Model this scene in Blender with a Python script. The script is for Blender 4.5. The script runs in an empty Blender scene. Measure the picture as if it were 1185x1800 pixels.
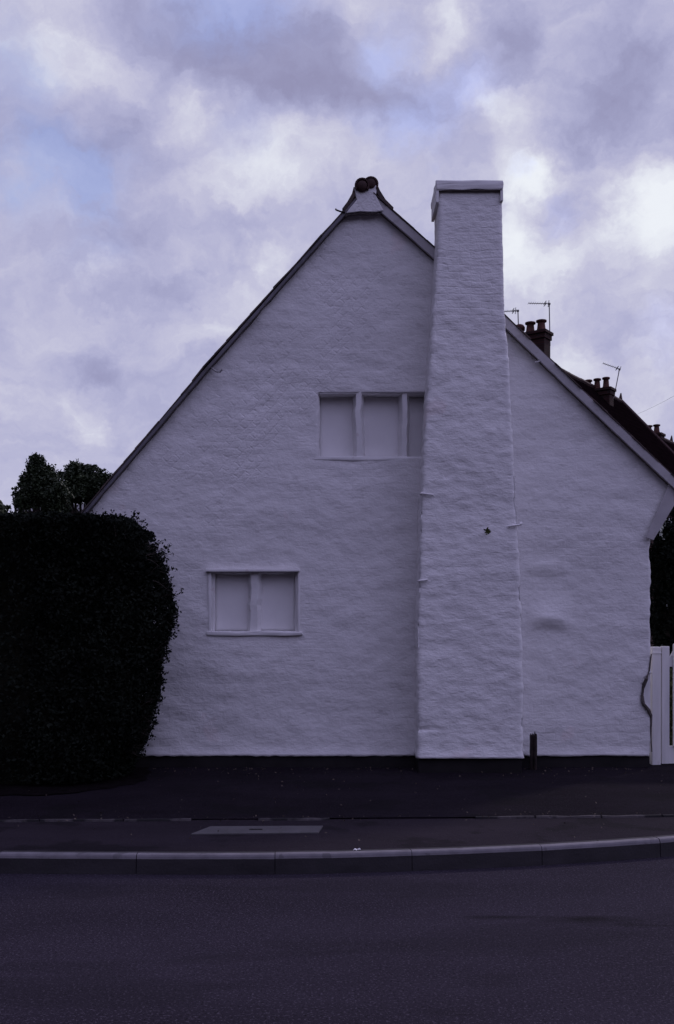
import bpy, bmesh, math, random
import numpy as np
from mathutils import Vector, noise as mn
random.seed(7); rng = np.random.default_rng(7)
R = math.radians
RZ = -.135      # road level below the footway
scn = bpy.context.scene
C = scn.collection
F = 1750.0; HZ = 1094.0; CX = 592.5; EYE = 1.6; DW = 10.9375     # photo geometry: focal length and horizon in photo pixels, wall distance

# ------------------------------------------------------------------ camera
cam = bpy.data.cameras.new('camera'); co = bpy.data.objects.new('camera', cam); C.objects.link(co)
cam.sensor_fit = 'VERTICAL'; cam.sensor_height = 36.0; cam.lens = 35.0
cam.shift_y = (HZ - 900.0) / 1800.0
co.location = (0, 0, EYE); co.rotation_euler = (R(90), 0, 0)
cam.clip_start = 0.05; cam.clip_end = 3000
scn.camera = co
scn.view_settings.view_transform = 'Standard'; scn.view_settings.look = 'None'
scn.view_settings.exposure = 0.0; scn.view_settings.gamma = 1.0

# ------------------------------------------------------------------ sun, half veiled, behind the house to the right
SUN_EL, SUN_AZ = 37.0, 44.0
sd = bpy.data.lights.new('sun', 'SUN'); so = bpy.data.objects.new('sun', sd); C.objects.link(so)
sd.energy = 0.9; sd.angle = R(5); sd.color = (1.0, 0.90, 0.95)
so.rotation_euler = (R(-(90 - SUN_EL)), 0, R(-SUN_AZ))
so.rotation_euler = Vector((math.sin(R(SUN_AZ))*math.cos(R(SUN_EL)), math.cos(R(SUN_AZ))*math.cos(R(SUN_EL)), math.sin(R(SUN_EL)))).to_track_quat('Z', 'Y').to_euler()
so.location = (20, 20, 30)

# ------------------------------------------------------------------ sky
world = bpy.data.worlds.new('World'); scn.world = world; world.use_nodes = True
nt = world.node_tree; nt.nodes.clear()
def N(t, **kw):
    n = nt.nodes.new(t)
    for k, v in kw.items(): setattr(n, k, v)
    return n
def L(a, b): nt.links.new(a, b)
def setin(s, v):
    if hasattr(v, 'is_linked') or isinstance(v, bpy.types.NodeSocket): L(v, s)
    else: s.default_value = v
def M(op, a, b=None, c=None, clamp=False):
    n = N('ShaderNodeMath', operation=op, use_clamp=clamp)
    setin(n.inputs[0], a)
    if b is not None: setin(n.inputs[1], b)
    if c is not None: setin(n.inputs[2], c)
    return n.outputs[0]
def V(op, a, b=None):
    n = N('ShaderNodeVectorMath', operation=op); setin(n.inputs[0], a)
    if b is not None: setin(n.inputs[1], b)
    return n
def NZ(vec, scale, detail=5, rough=0.55, dist=0.0):
    n = N('ShaderNodeTexNoise'); L(vec, n.inputs['Vector'])
    n.inputs['Scale'].default_value = scale; n.inputs['Detail'].default_value = detail
    n.inputs['Roughness'].default_value = rough; n.inputs['Distortion'].default_value = dist
    return n
def dirpx(px, py):
    return Vector(((px-CX)/F, 1.0, (HZ-py)/F)).normalized()
tc = N('ShaderNodeTexCoord')
D0 = tc.outputs['Generated']
w1 = NZ(D0, 8.0, 6, .6)
wv = V('SUBTRACT', w1.outputs['Color'], (.5, .5, .5)).outputs[0]
wsc = N('ShaderNodeVectorMath', operation='SCALE'); L(wv, wsc.inputs[0]); wsc.inputs['Scale'].default_value = .13
w2 = NZ(D0, 30.0, 5, .6)
wv2 = V('SUBTRACT', w2.outputs['Color'], (.5, .5, .5)).outputs[0]
wsc2 = N('ShaderNodeVectorMath', operation='SCALE'); L(wv2, wsc2.inputs[0]); wsc2.inputs['Scale'].default_value = .035
DW1 = V('ADD', D0, wsc.outputs[0]).outputs[0]
DWD = V('ADD', DW1, wsc2.outputs[0]).outputs[0]
def blob(px, py, r, amp, ex=1.0):
    """soft cloud mass in a direction of the sky; ex > 1 stretches it sideways"""
    c = dirpx(px, py)
    d = V('SUBTRACT', DWD, tuple(c)).outputs[0]
    d = V('MULTIPLY', d, (1.0/ex, 1.0, 1.0)).outputs[0]
    ln = V('LENGTH', d).outputs['Value']
    mr = N('ShaderNodeMapRange', interpolation_type='SMOOTHSTEP')
    L(ln, mr.inputs['Value']); mr.inputs['From Min'].default_value = 0; mr.inputs['From Max'].default_value = r/F
    mr.inputs['To Min'].default_value = amp; mr.inputs['To Max'].default_value = 0
    return mr.outputs['Result']
blobs = [  # px, py, radius, amplitude, stretch
 (60,60,150,.10,1.4),(120,150,120,.10,1.3),(300,90,120,-.10,1.3),(255,40,90,-.12,1.2),(330,195,75,.30,1.2),(270,170,90,.12,1.3),
 (450,90,150,-.20,1.5),(620,160,160,-.22,1.9),(790,200,100,-.14,1.8),(350,130,100,-.10,1.5),(620,40,80,.20,1.4),(780,30,90,.32,.8),(690,75,60,.12,1),
 (900,75,75,-.26,.9),(1010,40,100,.06,1.0),(1110,170,140,-.26,1.2),(1120,60,110,-.16,1.2),(540,250,90,.24,2.0),(440,300,110,.14,1.8),(840,185,50,.24,1.2),(880,210,60,.18,1.3),
 (1000,250,110,-.10,1.0),(1040,350,70,-.14,1.2),(1140,310,140,.34,.9),(1175,370,130,.36,.9),(980,300,110,.10,1.4),(900,240,120,.16,1.5),(1100,480,120,.12,1.4),(950,335,60,.45,1.5),(905,420,90,.36,.8),(960,470,110,.20,1.0),(1060,430,80,.0,1.0),
 (200,250,120,-.16,1.4),(60,330,70,.12,1.0),(120,370,60,.12,.9),(300,400,140,-.16,1.6),(80,430,90,-.05,1.3),(350,466,55,.26,2.6),(480,448,60,.24,1.5),(220,486,45,.18,2.4),(300,530,70,-.10,2.2),(330,520,90,-.10,1.8),
 (205,640,62,-.26,1.1),(100,560,90,.14,1.1),(130,700,70,.10,1.2),(160,760,62,.26,1.0),(60,790,70,-.08,1.6),(330,580,100,.06,1.4),(1000,640,90,.26,1.1),(1090,600,70,-.14,1.2),(1130,700,80,.12,1.1),(700,280,110,.12,1.6)]
acc = None
for b in blobs:
    o = blob(*b); acc = o if acc is None else M('ADD', acc, o)
st = V('MULTIPLY', DWD, (1.0, 1.0, 2.2)).outputs[0]
n1 = NZ(st, 6.5, 8, .58, .3); n2 = NZ(st, 17.0, 6, .6, .2); n3 = NZ(st, 1.3, 4, .5)
nn = M('ADD', M('MULTIPLY', M('SUBTRACT', n1.outputs['Fac'], .5), .70), M('MULTIPLY', M('SUBTRACT', n2.outputs['Fac'], .5), .40))
far = M('MULTIPLY', M('SUBTRACT', n3.outputs['Fac'], .5), .3)
lum = M('ADD', M('ADD', M('ADD', acc, nn), far), .47)
ramp = N('ShaderNodeValToRGB'); L(lum, ramp.inputs['Fac'])
def s2l(c):
    return tuple((x/255/12.92) if x/255 <= .04045 else ((x/255+.055)/1.055)**2.4 for x in c) + (1,)
els = ramp.color_ramp.elements
els[0].position = 0.0; els[0].color = s2l((144,142,176))
els[1].position = 1.0; els[1].color = s2l((240,244,250))
for p, c in ((.22,(156,157,193)),(.42,(176,177,211)),(.6,(196,195,219)),(.78,(219,221,235))):
    e = els.new(p); e.color = s2l(c)
ramp.color_ramp.interpolation = 'B_SPLINE'
# thin places where the blue shows through
bl = None
for px, py, r, a, ex in ((120,318,105,1.6,1.5),(175,350,80,1.2,1),(40,290,80,.9,1.2),(685,80,85,1.2,.7),(30,130,95,1.0,.9),(800,170,70,1.0,1.6),(430,12,90,1.4,1.8),(710,228,60,1.1,2.0),(1180,600,80,.6,.8),(1010,385,50,.6,1),(180,450,70,.5,1.2),(930,310,30,.6,1.2),(430,240,60,.4,1.5)):
    o = blob(px, py, r, a, ex); bl = o if bl is None else M('ADD', bl, o)
bl = M('MULTIPLY', bl, M('ADD', M('MULTIPLY', M('SUBTRACT', n2.outputs['Fac'], .5), 2.0), .75), clamp=True)
SKYB = 1.0
sky = N('ShaderNodeTexSky', sky_type='NISHITA'); sky.sun_disc = False
sky.sun_elevation = R(SUN_EL); sky.sun_rotation = R(SUN_AZ); sky.air_density = 1.6; sky.dust_density = 2.0
skt = N('ShaderNodeMix', data_type='RGBA', blend_type='MULTIPLY'); skt.inputs['Factor'].default_value = 1
L(sky.outputs[0], skt.inputs['A']); skt.inputs['B'].default_value = (.98, .98, 1.42, 1)
# clouds are forward-scattering: bright round the sun's side, heavy and dull on the far side
sdir = Vector((math.sin(R(24)), math.cos(R(24)), .10)).normalized()
dt = V('DOT_PRODUCT', D0, tuple(sdir)).outputs['Value']
mr = N('ShaderNodeMapRange', interpolation_type='SMOOTHSTEP'); L(dt, mr.inputs['Value'])
mr.inputs['From Min'].default_value = -.15; mr.inputs['From Max'].default_value = .72
mr.inputs['To Min'].default_value = 0.0; mr.inputs['To Max'].default_value = 1.0
sepw = N('ShaderNodeSeparateXYZ'); L(D0, sepw.inputs[0])
hi = N('ShaderNodeMapRange', interpolation_type='SMOOTHSTEP'); L(sepw.outputs['Z'], hi.inputs['Value'])
hi.inputs['From Min'].default_value = .02; hi.inputs['From Max'].default_value = .62
hi.inputs['To Min'].default_value = .05; hi.inputs['To Max'].default_value = 1.42
tone = N('ShaderNodeMix', data_type='RGBA'); L(mr.outputs['Result'], tone.inputs['Factor'])
far_c = N('ShaderNodeVectorMath', operation='SCALE'); far_c.inputs[0].default_value = (.96, .93, 1.12); L(M('MULTIPLY', hi.outputs['Result'], M('ADD', M('MULTIPLY', sepw.outputs['X'], .75), .95)), far_c.inputs['Scale'])
L(far_c.outputs[0], tone.inputs['A']); tone.inputs['B'].default_value = (1, 1, 1, 1)
cl0 = V('MULTIPLY', ramp.outputs['Color'], tone.outputs['Result'])
cl = N('ShaderNodeVectorMath', operation='SCALE'); L(cl0.outputs[0], cl.inputs[0]); cl.inputs['Scale'].default_value = 10.0
mx = N('ShaderNodeMix', data_type='RGBA'); L(M('MULTIPLY', bl, .52), mx.inputs['Factor'])
L(cl.outputs[0], mx.inputs['A']); skb = N('ShaderNodeVectorMath', operation='SCALE'); L(skt.outputs['Result'], skb.inputs[0]); skb.inputs['Scale'].default_value = SKYB
L(skb.outputs[0], mx.inputs['B'])
bg = N('ShaderNodeBackground'); L(mx.outputs['Result'], bg.inputs['Color']); bg.inputs['Strength'].default_value = .1
wo = N('ShaderNodeOutputWorld'); L(bg.outputs[0], wo.inputs['Surface'])

# ------------------------------------------------------------------ helpers
def P(px, py, d=DW):
    return Vector(((px-CX)/F*d, d, EYE + (HZ-py)/F*d))
def root_loc(o):
    while o.parent: o = o.parent
    return o.location.copy()
def tag(o, label=None, cat=None, group=None, kind=None):
    if label: o['label'] = label
    if cat: o['category'] = cat
    if group: o['group'] = group
    if kind: o['kind'] = kind
    return o
def thing(name, loc, label, cat, group=None):
    o = bpy.data.objects.new(name, None); C.objects.link(o); o.location = loc
    o.empty_display_size = .2
    return tag(o, label, cat, group)
class MB:
    def __init__(s): s.v = []; s.f = []
    def add(s, vs, fs):
        n = len(s.v); s.v += [tuple(v) for v in vs]; s.f += [tuple(i+n for i in f) for f in fs]; return s
    def box(s, x0, x1, y0, y1, z0, z1, fr=None):
        vs = [Vector((x, y, z)) for x in (x0, x1) for y in (y0, y1) for z in (z0, z1)]
        if fr: vs = [fr(v) for v in vs]
        return s.add(vs, [(0,1,3,2),(4,6,7,5),(0,4,5,1),(2,3,7,6),(0,2,6,4),(1,5,7,3)])
    def prism(s, pts, y0, y1, fr=None):
        """polygon of (x, z) pulled from y0 to y1"""
        n = len(pts)
        vs = [Vector((p[0], y0, p[1])) for p in pts] + [Vector((p[0], y1, p[1])) for p in pts]
        if fr: vs = [fr(v) for v in vs]
        fs = [tuple(range(n)), tuple(range(2*n-1, n-1, -1))] + [(i, i+n, (i+1) % n+n, (i+1) % n) for i in range(n)]
        return s.add(vs, fs)
    def tube(s, path, r, seg=8, cap=True):
        path = [Vector(p) for p in path]; n = len(path)
        rs = r if isinstance(r, (list, tuple)) else [r]*n
        vs = []; up = Vector((0.13, 0.21, 1)).normalized()
        for i, p in enumerate(path):
            t = (path[min(i+1, n-1)] - path[max(i-1, 0)]).normalized()
            a = t.cross(up if abs(t.dot(up)) < .97 else Vector((1, 0, 0))).normalized(); b = t.cross(a)
            for k in range(seg):
                th = 2*math.pi*k/seg; vs.append(p + (a*math.cos(th)+b*math.sin(th))*rs[i])
        fs = [(i*seg+k, i*seg+(k+1) % seg, (i+1)*seg+(k+1) % seg, (i+1)*seg+k) for i in range(n-1) for k in range(seg)]
        if cap: fs += [tuple(range(seg))[::-1], tuple((n-1)*seg+k for k in range(seg))]
        return s.add(vs, fs)
    def lathe(s, c, prof, seg=14):
        c = Vector(c); vs = []; n = len(prof)
        for r, z in prof:
            for k in range(seg):
                th = 2*math.pi*k/seg; vs.append(c + Vector((r*math.cos(th), r*math.sin(th), z)))
        fs = [(i*seg+k, i*seg+(k+1) % seg, (i+1)*seg+(k+1) % seg, (i+1)*seg+k) for i in range(n-1) for k in range(seg)]
        fs += [tuple(range(seg))[::-1], tuple((n-1)*seg+k for k in range(seg))]
        return s.add(vs, fs)
    def build(s, name, m, parent=None, bevel=0, smooth=False, jitter=0, sub=0, fixn=True):
        off = root_loc(parent) if parent else Vector((0, 0, 0))
        me = bpy.data.meshes.new(name); me.from_pydata([(v[0]-off.x, v[1]-off.y, v[2]-off.z) for v in s.v], [], s.f)
        if fixn or bevel or sub:
            bm = bmesh.new(); bm.from_mesh(me)
            if bevel:
                bmesh.ops.bevel(bm, geom=bm.edges[:], offset=bevel, segments=2, affect='EDGES', profile=.6)
            if sub:
                bmesh.ops.subdivide_edges(bm, edges=bm.edges[:], cuts=sub, use_grid_fill=True)
            if fixn: bmesh.ops.recalc_face_normals(bm, faces=bm.faces[:])
            if jitter:
                for v in bm.verts:
                    q = (v.co+off)
                    v.co += Vector(mn.noise_vector(q*9))*jitter + Vector(mn.noise_vector(q*31))*jitter*.5
            bm.to_mesh(me); bm.free()
        if smooth:
            for p in me.polygons: p.use_smooth = True
        me.materials.append(m)
        o = bpy.data.objects.new(name, me); C.objects.link(o)
        if parent: o.parent = parent
        return o
def kid(name, parent):   # an empty part is never used; kept for clarity of the tree
    return None

# ------------------------------------------------------------------ materials
def mat(name, base, rough=.8, var=.15, vscale=3.0, stretch=(1, 1, 1), bump=(), tint=None, spec=.3, extra=None, metal=0):
    """base colour varied by noise between base*(1-var) and base*(1+var); bump = list of (scale, detail, strength, distance, stretch)"""
    m = bpy.data.materials.new(name); m.use_nodes = True
    t = m.node_tree; bs = t.nodes['Principled BSDF']; Lk = t.links.new
    tcn = t.nodes.new('ShaderNodeTexCoord'); geo = tcn.outputs['Object']
    def noise(scale, detail, st_):
        mp = t.nodes.new('ShaderNodeMapping'); mp.inputs['Scale'].default_value = st_; Lk(geo, mp.inputs['Vector'])
        n = t.nodes.new('ShaderNodeTexNoise'); Lk(mp.outputs[0], n.inputs['Vector'])
        n.inputs['Scale'].default_value = scale; n.inputs['Detail'].default_value = detail; n.inputs['Roughness'].default_value = .6
        return n.outputs['Fac']
    rp = t.nodes.new('ShaderNodeValToRGB'); Lk(noise(vscale, 8, stretch), rp.inputs['Fac'])
    a = tuple(max(0, c*(1-var)) for c in base); b = tuple(min(1, c*(1+var)) for c in (tint or base))
    rp.color_ramp.elements[0].position = .3; rp.color_ramp.elements[0].color = a+(1,)
    rp.color_ramp.elements[1].position = .7; rp.color_ramp.elements[1].color = b+(1,)
    col = rp.outputs['Color']
    if extra: col = extra(t, geo, col, noise)
    Lk(col, bs.inputs['Base Color'])
    bs.inputs['Roughness'].default_value = rough; bs.inputs['Specular IOR Level'].default_value = spec
    bs.inputs['Metallic'].default_value = metal
    prev = None
    for bb in bump:
        if callable(bb): h, s_, d_ = bb(t, geo, noise)
        else:
            sc, de, s_, d_, st_ = bb; h = noise(sc, de, st_)
        bn = t.nodes.new('ShaderNodeBump'); bn.inputs['Strength'].default_value = s_; bn.inputs['Distance'].default_value = d_
        Lk(h, bn.inputs['Height'])
        if prev: Lk(prev, bn.inputs['Normal'])
        prev = bn.outputs['Normal']
    if prev: Lk(prev, bs.inputs['Normal'])
    return m
def tmath(t, op, a, b=None, clamp=False):
    n = t.nodes.new('ShaderNodeMath'); n.operation = op; n.use_clamp = clamp
    for i, v in enumerate((a, b)):
        if v is None: continue
        if isinstance(v, (int, float)): n.inputs[i].default_value = v
        else: t.links.new(v, n.inputs[i])
    return n.outputs[0]
def speck(col2, scale, thr, amt=1.0, stretch=(1, 1, 1)):
    def f(t, geo, col, noise):
        n = noise(scale, 3, stretch)
        mrn = t.nodes.new('ShaderNodeMapRange'); t.links.new(n, mrn.inputs['Value'])
        mrn.inputs['From Min'].default_value = thr; mrn.inputs['From Max'].default_value = thr+.05
        mrn.inputs['To Max'].default_value = amt
        x = t.nodes.new('ShaderNodeMix'); x.data_type = 'RGBA'
        t.links.new(mrn.outputs[0], x.inputs['Factor']); t.links.new(col, x.inputs['A']); x.inputs['B'].default_value = col2+(1,)
        return x.outputs['Result']
    return f
# brick courses felt through many coats of paint; warped so that no line runs dead straight
def courses(rot=0.0, strength=.5, dist=.006, mask=None, hgt=.078, wid=.235):
    def f(t, geo, noise):
        sep = t.nodes.new('ShaderNodeSeparateXYZ'); t.links.new(geo, sep.inputs[0])
        cmb = t.nodes.new('ShaderNodeCombineXYZ')
        t.links.new(tmath(t, 'ADD', sep.outputs['X'], sep.outputs['Y']), cmb.inputs['X']); t.links.new(sep.outputs['Z'], cmb.inputs['Y'])
        mp = t.nodes.new('ShaderNodeMapping'); mp.inputs['Rotation'].default_value = (0, 0, rot); t.links.new(cmb.outputs[0], mp.inputs['Vector'])
        nz = t.nodes.new('ShaderNodeTexNoise'); t.links.new(cmb.outputs[0], nz.inputs['Vector']); nz.inputs['Scale'].default_value = 2.2; nz.inputs['Detail'].default_value = 4
        sb = t.nodes.new('ShaderNodeVectorMath'); sb.operation = 'SUBTRACT'; t.links.new(nz.outputs['Color'], sb.inputs[0]); sb.inputs[1].default_value = (.5, .5, .5)
        sc = t.nodes.new('ShaderNodeVectorMath'); sc.operation = 'SCALE'; t.links.new(sb.outputs[0], sc.inputs[0]); sc.inputs['Scale'].default_value = .10
        nz.inputs['Scale'].default_value = 3.1
        ad = t.nodes.new('ShaderNodeVectorMath'); t.links.new(mp.outputs[0], ad.inputs[0]); t.links.new(sc.outputs[0], ad.inputs[1])
        br = t.nodes.new('ShaderNodeTexBrick'); t.links.new(ad.outputs[0], br.inputs['Vector'])
        br.inputs['Scale'].default_value = 1; br.inputs['Brick Width'].default_value = wid; br.inputs['Row Height'].default_value = hgt
        br.inputs['Mortar Size'].default_value = .014; br.inputs['Mortar Smooth'].default_value = 1.0
        br.inputs['Color1'].default_value = (1, 1, 1, 1); br.inputs['Color2'].default_value = (.75, .75, .75, 1); br.inputs['Mortar'].default_value = (0, 0, 0, 1)
        h = br.outputs['Color']
        # worn in and out by a big slow noise
        big = t.nodes.new('ShaderNodeMapRange'); t.links.new(noise(1.1, 3, (1, 1, 1)), big.inputs['Value'])
        big.inputs['From Min'].default_value = .40; big.inputs['From Max'].default_value = .62
        v = tmath(t, 'MULTIPLY', h, big.outputs[0])
        if mask: v = tmath(t, 'MULTIPLY', v, mask(t, sep))
        return v, strength, dist
    return f
def left_of_verge(t, sep):
    # 1 near the left-hand slope of the gable (tumbled courses), 0 elsewhere; object space has its origin at the cottage's base
    q = tmath(t, 'SUBTRACT', tmath(t, 'ADD', tmath(t, 'MULTIPLY', sep.outputs['X'], -1.16), tmath(t, 'MULTIPLY', sep.outputs['Z'], 1.0)), 3.9)
    n = t.nodes.new('ShaderNodeMapRange'); t.links.new(q, n.inputs['Value'])
    n.inputs['From Min'].default_value = .6; n.inputs['From Max'].default_value = .9
    return n.outputs[0]
def high_up(t, sep):
    n = t.nodes.new('ShaderNodeMapRange'); t.links.new(sep.outputs['Z'], n.inputs['Value'])
    n.inputs['From Min'].default_value = 2.5; n.inputs['From Max'].default_value = 5.6; n.inputs['To Min'].default_value = .25
    return n.outputs[0]
WHITE = (.74, .725, .715)
def grime(t, geo, col, noise):
    """faint dirt streaks and hairline pits in the paint"""
    col = speck((.42, .40, .39), 5.0, .62, .30, (1.0, 1.0, 2.8))(t, geo, col, noise)
    col = speck((.30, .28, .27), 22.0, .70, .45, (.6, .6, 1.6))(t, geo, col, noise)
    return speck((.82, .62, .60), 1.5, .66, .22)(t, geo, col, noise)
m_wall = mat('painted_rubble', WHITE, .75, .05, 1.3, (1, 1, 1.6), extra=grime, bump=[
    courses(0, .25, .005), courses(R(-49), .40, .008, left_of_verge),
    (3.8, 5, .28, .03, (1, 1, 1.4)), (9, 4, .30, .012, (1, 1, 1.2)), (20, 5, .7, .010, (.9, 1, 1.5)), (48, 4, .5, .004, (.9, 1, 1.3)), (95, 3, .25, .003, (1, 1, 1))])
m_stack = mat('painted_stack', (.78, .765, .755), .75, .05, 1.6, (1, 1, 1.6), extra=grime, bump=[
    courses(0, .33, .007, high_up), (5.0, 5, .35, .03, (1, 1, 1.7)), (18, 5, .85, .012, (.8, 1, 1.6)), (48, 4, .5, .004, (.9, 1, 1.3)), (95, 3, .25, .003, (1, 1, 1))])
m_panel = mat('painted_panel', (.77, .755, .745), .7, .05, 2.0, bump=[(12, 5, .25, .006, (1, 1, 1))])
m_trim = mat('painted_stone', (.75, .735, .725), .7, .06, 4.0, extra=speck((.5, .40, .38), 7, .64, .3), bump=[(14, 5, .4, .01, (1, 1, 1))])
m_board = mat('painted_board', (.42, .40, .405), .6, .14, 3.0, extra=speck((.28, .25, .24), 16, .6, .3, (1, 1, 1)), bump=[(30, 4, .3, .004, (1, 1, 1))])
m_vboard = mat('grey_verge_board', (.15, .14, .16), .6, .2, 3.0, extra=speck((.1, .09, .08), 9, .58, .6))
m_soffit = mat('weathered_wood', (.09, .075, .065), .8, .3, 6.0)
m_plinth = mat('bitumen_paint', (.016, .014, .015), .7, .3, 4.0, bump=[(9, 5, .5, .01, (1, 1, 1))], spec=.15)
m_tile = mat('clay_tile_dark', (.062, .050, .050), .85, .4, 7.0, tint=(.085, .062, .055), bump=[(20, 4, .5, .006, (1, 1, 1))])
m_ridge = mat('ridge_clay', (.045, .022, .020), .8, .4, 9.0, bump=[(24, 4, .5, .006, (1, 1, 1))])
m_iron = mat('rusty_iron', (.022, .014, .014), .85, .5, 12.0, bump=[(30, 5, .7, .006, (1, 1, .4))])
m_ironw = mat('painted_iron', (.80, .78, .77), .55, .1, 12.0)
m_metal = mat('aerial_metal', (.16, .15, .15), .5, .2, 8.0, metal=.5)
m_mortar = mat('dirty_mortar', (.10, .085, .08), .95, .4, 16.0, bump=[(30, 5, .8, .01, (1, 1, 1))])
m_gate = mat('gate_paint', (.76, .74, .72), .5, .10, 3.0, (4, 4, .6), extra=speck((.42, .38, .33), 5, .63, .35, (1.5, 1.5, .5)))
def roadmix(t, geo, col, noise):
    col = speck((.085, .072, .095), 75, .57, .65)(t, geo, col, noise)
    col = speck((.008, .007, .009), 60, .58, .6, (1.1, 1, 1))(t, geo, col, noise)
    col = speck((.014, .012, .016), .8, .56, .28, (.5, 1.8, 1))(t, geo, col, noise)
    # oil stain and its trail
    for (cx_, cy_, rx_, ry_, am) in ((1.42, 5.80, .38, .11, .75), (1.95, 5.70, .75, .045, .45), (.98, 5.86, .3, .05, .6)):
        d_ = t.nodes.new('ShaderNodeVectorMath'); d_.operation = 'SUBTRACT'; t.links.new(geo, d_.inputs[0]); d_.inputs[1].default_value = (cx_, cy_, RZ)
        e_ = t.nodes.new('ShaderNodeVectorMath'); e_.operation = 'MULTIPLY'; t.links.new(d_.outputs[0], e_.inputs[0]); e_.inputs[1].default_value = (1/rx_, 1/ry_, 0)
        l_ = t.nodes.new('ShaderNodeVectorMath'); l_.operation = 'LENGTH'; t.links.new(e_.outputs[0], l_.inputs[0])
        nzz = tmath(t, 'MULTIPLY', tmath(t, 'SUBTRACT', noise(5, 5, (.4, 1.5, 1)), .5), 2.2)
        v_ = tmath(t, 'MULTIPLY', tmath(t, 'SUBTRACT', 1.0, tmath(t, 'ADD', l_.outputs['Value'], nzz)), am, True)
        x_ = t.nodes.new('ShaderNodeMix'); x_.data_type = 'RGBA'; t.links.new(v_, x_.inputs['Factor']); t.links.new(col, x_.inputs['A']); x_.inputs['B'].default_value = (.006, .005, .006, 1); col = x_.outputs['Result']
    return col
m_road = mat('road_asphalt', (.0285, .023, .034), .85, .22, .9, (.45, 1.5, 1), extra=roadmix, spec=.05,
    bump=[(140, 3, .8, .006, (1, 1, 1)), (38, 4, .4, .008, (1, 1, 1))])
def pavemix(t, geo, col, noise):
    col = speck((.05, .046, .05), 100, .6, .6)(t, geo, col, noise)
    return speck((.010, .009, .010), 1.6, .56, .5)(t, geo, col, noise)
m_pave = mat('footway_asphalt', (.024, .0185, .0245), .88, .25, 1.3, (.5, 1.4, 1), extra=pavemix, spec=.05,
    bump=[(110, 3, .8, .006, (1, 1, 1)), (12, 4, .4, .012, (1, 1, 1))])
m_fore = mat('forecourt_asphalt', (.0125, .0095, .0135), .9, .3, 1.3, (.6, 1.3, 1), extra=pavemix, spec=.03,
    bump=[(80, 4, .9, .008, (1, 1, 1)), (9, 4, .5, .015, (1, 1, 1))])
m_kerb = mat('kerb_concrete', (.032, .028, .032), .8, .3, 3.0, (1, 1, 3), extra=speck((.03, .028, .03), 5, .58, .6), bump=[(60, 4, .5, .005, (1, 1, 1))])  # face coloured darker to paint in its shade
m_kerbtop = mat('kerb_worn_lit_edge', (.17, .155, .17), .75, .25, 6.0, extra=speck((.06, .055, .06), 7, .6, .5), bump=[(60, 4, .4, .004, (1, 1, 1))])  # worn arris, lightened further to paint in the highlight along it
m_edge = mat('edging_stone', (.075, .065, .068), .9, .5, 6.0, extra=speck((.018, .016, .018), 3.0, .47, 1.0), bump=[(50, 4, .6, .008, (1, 1, 1))])
m_cover = mat('cover_concrete', (.085, .078, .082), .8, .2, 5.0, extra=speck((.07, .065, .06), 9, .58, .5), bump=[(70, 4, .4, .004, (1, 1, 1))])
m_soil = mat('verge_ground', (.035, .035, .02), .95, .4, 1.0, bump=[(20, 4, .8, .03, (1, 1, 1))])
m_lawn = mat('grass_ground', (.045, .06, .022), .95, .4, 3.0, bump=[(60, 4, .9, .03, (1, 1, 1))])
def brickmat(name, c1, c2, mortar):
    m = bpy.data.materials.new(name); m.use_nodes = True; t = m.node_tree; bs = t.nodes['Principled BSDF']
    tcn = t.nodes.new('ShaderNodeTexCoord'); sep = t.nodes.new('ShaderNodeSeparateXYZ'); t.links.new(tcn.outputs['Object'], sep.inputs[0])
    cmb = t.nodes.new('ShaderNodeCombineXYZ'); t.links.new(tmath(t, 'ADD', sep.outputs['X'], sep.outputs['Y']), cmb.inputs['X']); t.links.new(sep.outputs['Z'], cmb.inputs['Y'])
    br = t.nodes.new('ShaderNodeTexBrick'); t.links.new(cmb.outputs[0], br.inputs['Vector'])
    br.inputs['Scale'].default_value = 1; br.inputs['Brick Width'].default_value = .23; br.inputs['Row Height'].default_value = .075; br.inputs['Mortar Size'].default_value = .01
    br.inputs['Color1'].default_value = c1+(1,); br.inputs['Color2'].default_value = c2+(1,); br.inputs['Mortar'].default_value = mortar+(1,)
    t.links.new(br.outputs['Color'], bs.inputs['Base Color']); bs.inputs['Roughness'].default_value = .9; bs.inputs['Specular IOR Level'].default_value = .2
    bp = t.nodes.new('ShaderNodeBump'); bp.inputs['Strength'].default_value = .5; bp.inputs['Distance'].default_value = .01
    t.links.new(br.outputs['Fac'], bp.inputs['Height']); bp.invert = True; t.links.new(bp.outputs[0], bs.inputs['Normal'])
    return m
m_brick = brickmat('dark_brick', (.050, .020, .018), (.03, .015, .014), (.032, .024, .022))  # dark red-brown brick, the same on walls and stacks
m_slate = mat('roof_slate', (.005, .0028, .0036), .95, .35, 5.0, bump=[(14, 4, .5, .01, (1, 1, 1))], spec=.0)
m_pot = mat('clay_pot', (.065, .030, .024), .9, .4, 8.0, tint=(.10, .05, .04), spec=.1)
m_glass = bpy.data.materials.new('window_glass'); m_glass.use_nodes = True
_b = m_glass.node_tree.nodes['Principled BSDF']; _b.inputs['Base Color'].default_value = (.02, .025, .03, 1); _b.inputs['Roughness'].default_value = .05
m_pane_frame = mat('white_frame', (.6, .6, .6), .5, .08, 6)
def leafmat(name, c, c2):
    m = mat(name, c, .55, .35, 2.2, tint=c2, spec=.25)
    return m
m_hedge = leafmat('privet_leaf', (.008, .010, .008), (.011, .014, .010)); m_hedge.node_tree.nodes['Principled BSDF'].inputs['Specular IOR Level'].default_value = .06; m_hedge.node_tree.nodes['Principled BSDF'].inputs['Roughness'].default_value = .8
m_leaf = leafmat('tree_leaf', (.022, .032, .016), (.034, .048, .020))
m_leaf2 = leafmat('shrub_leaf', (.024, .034, .015), (.04, .05, .022))
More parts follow.
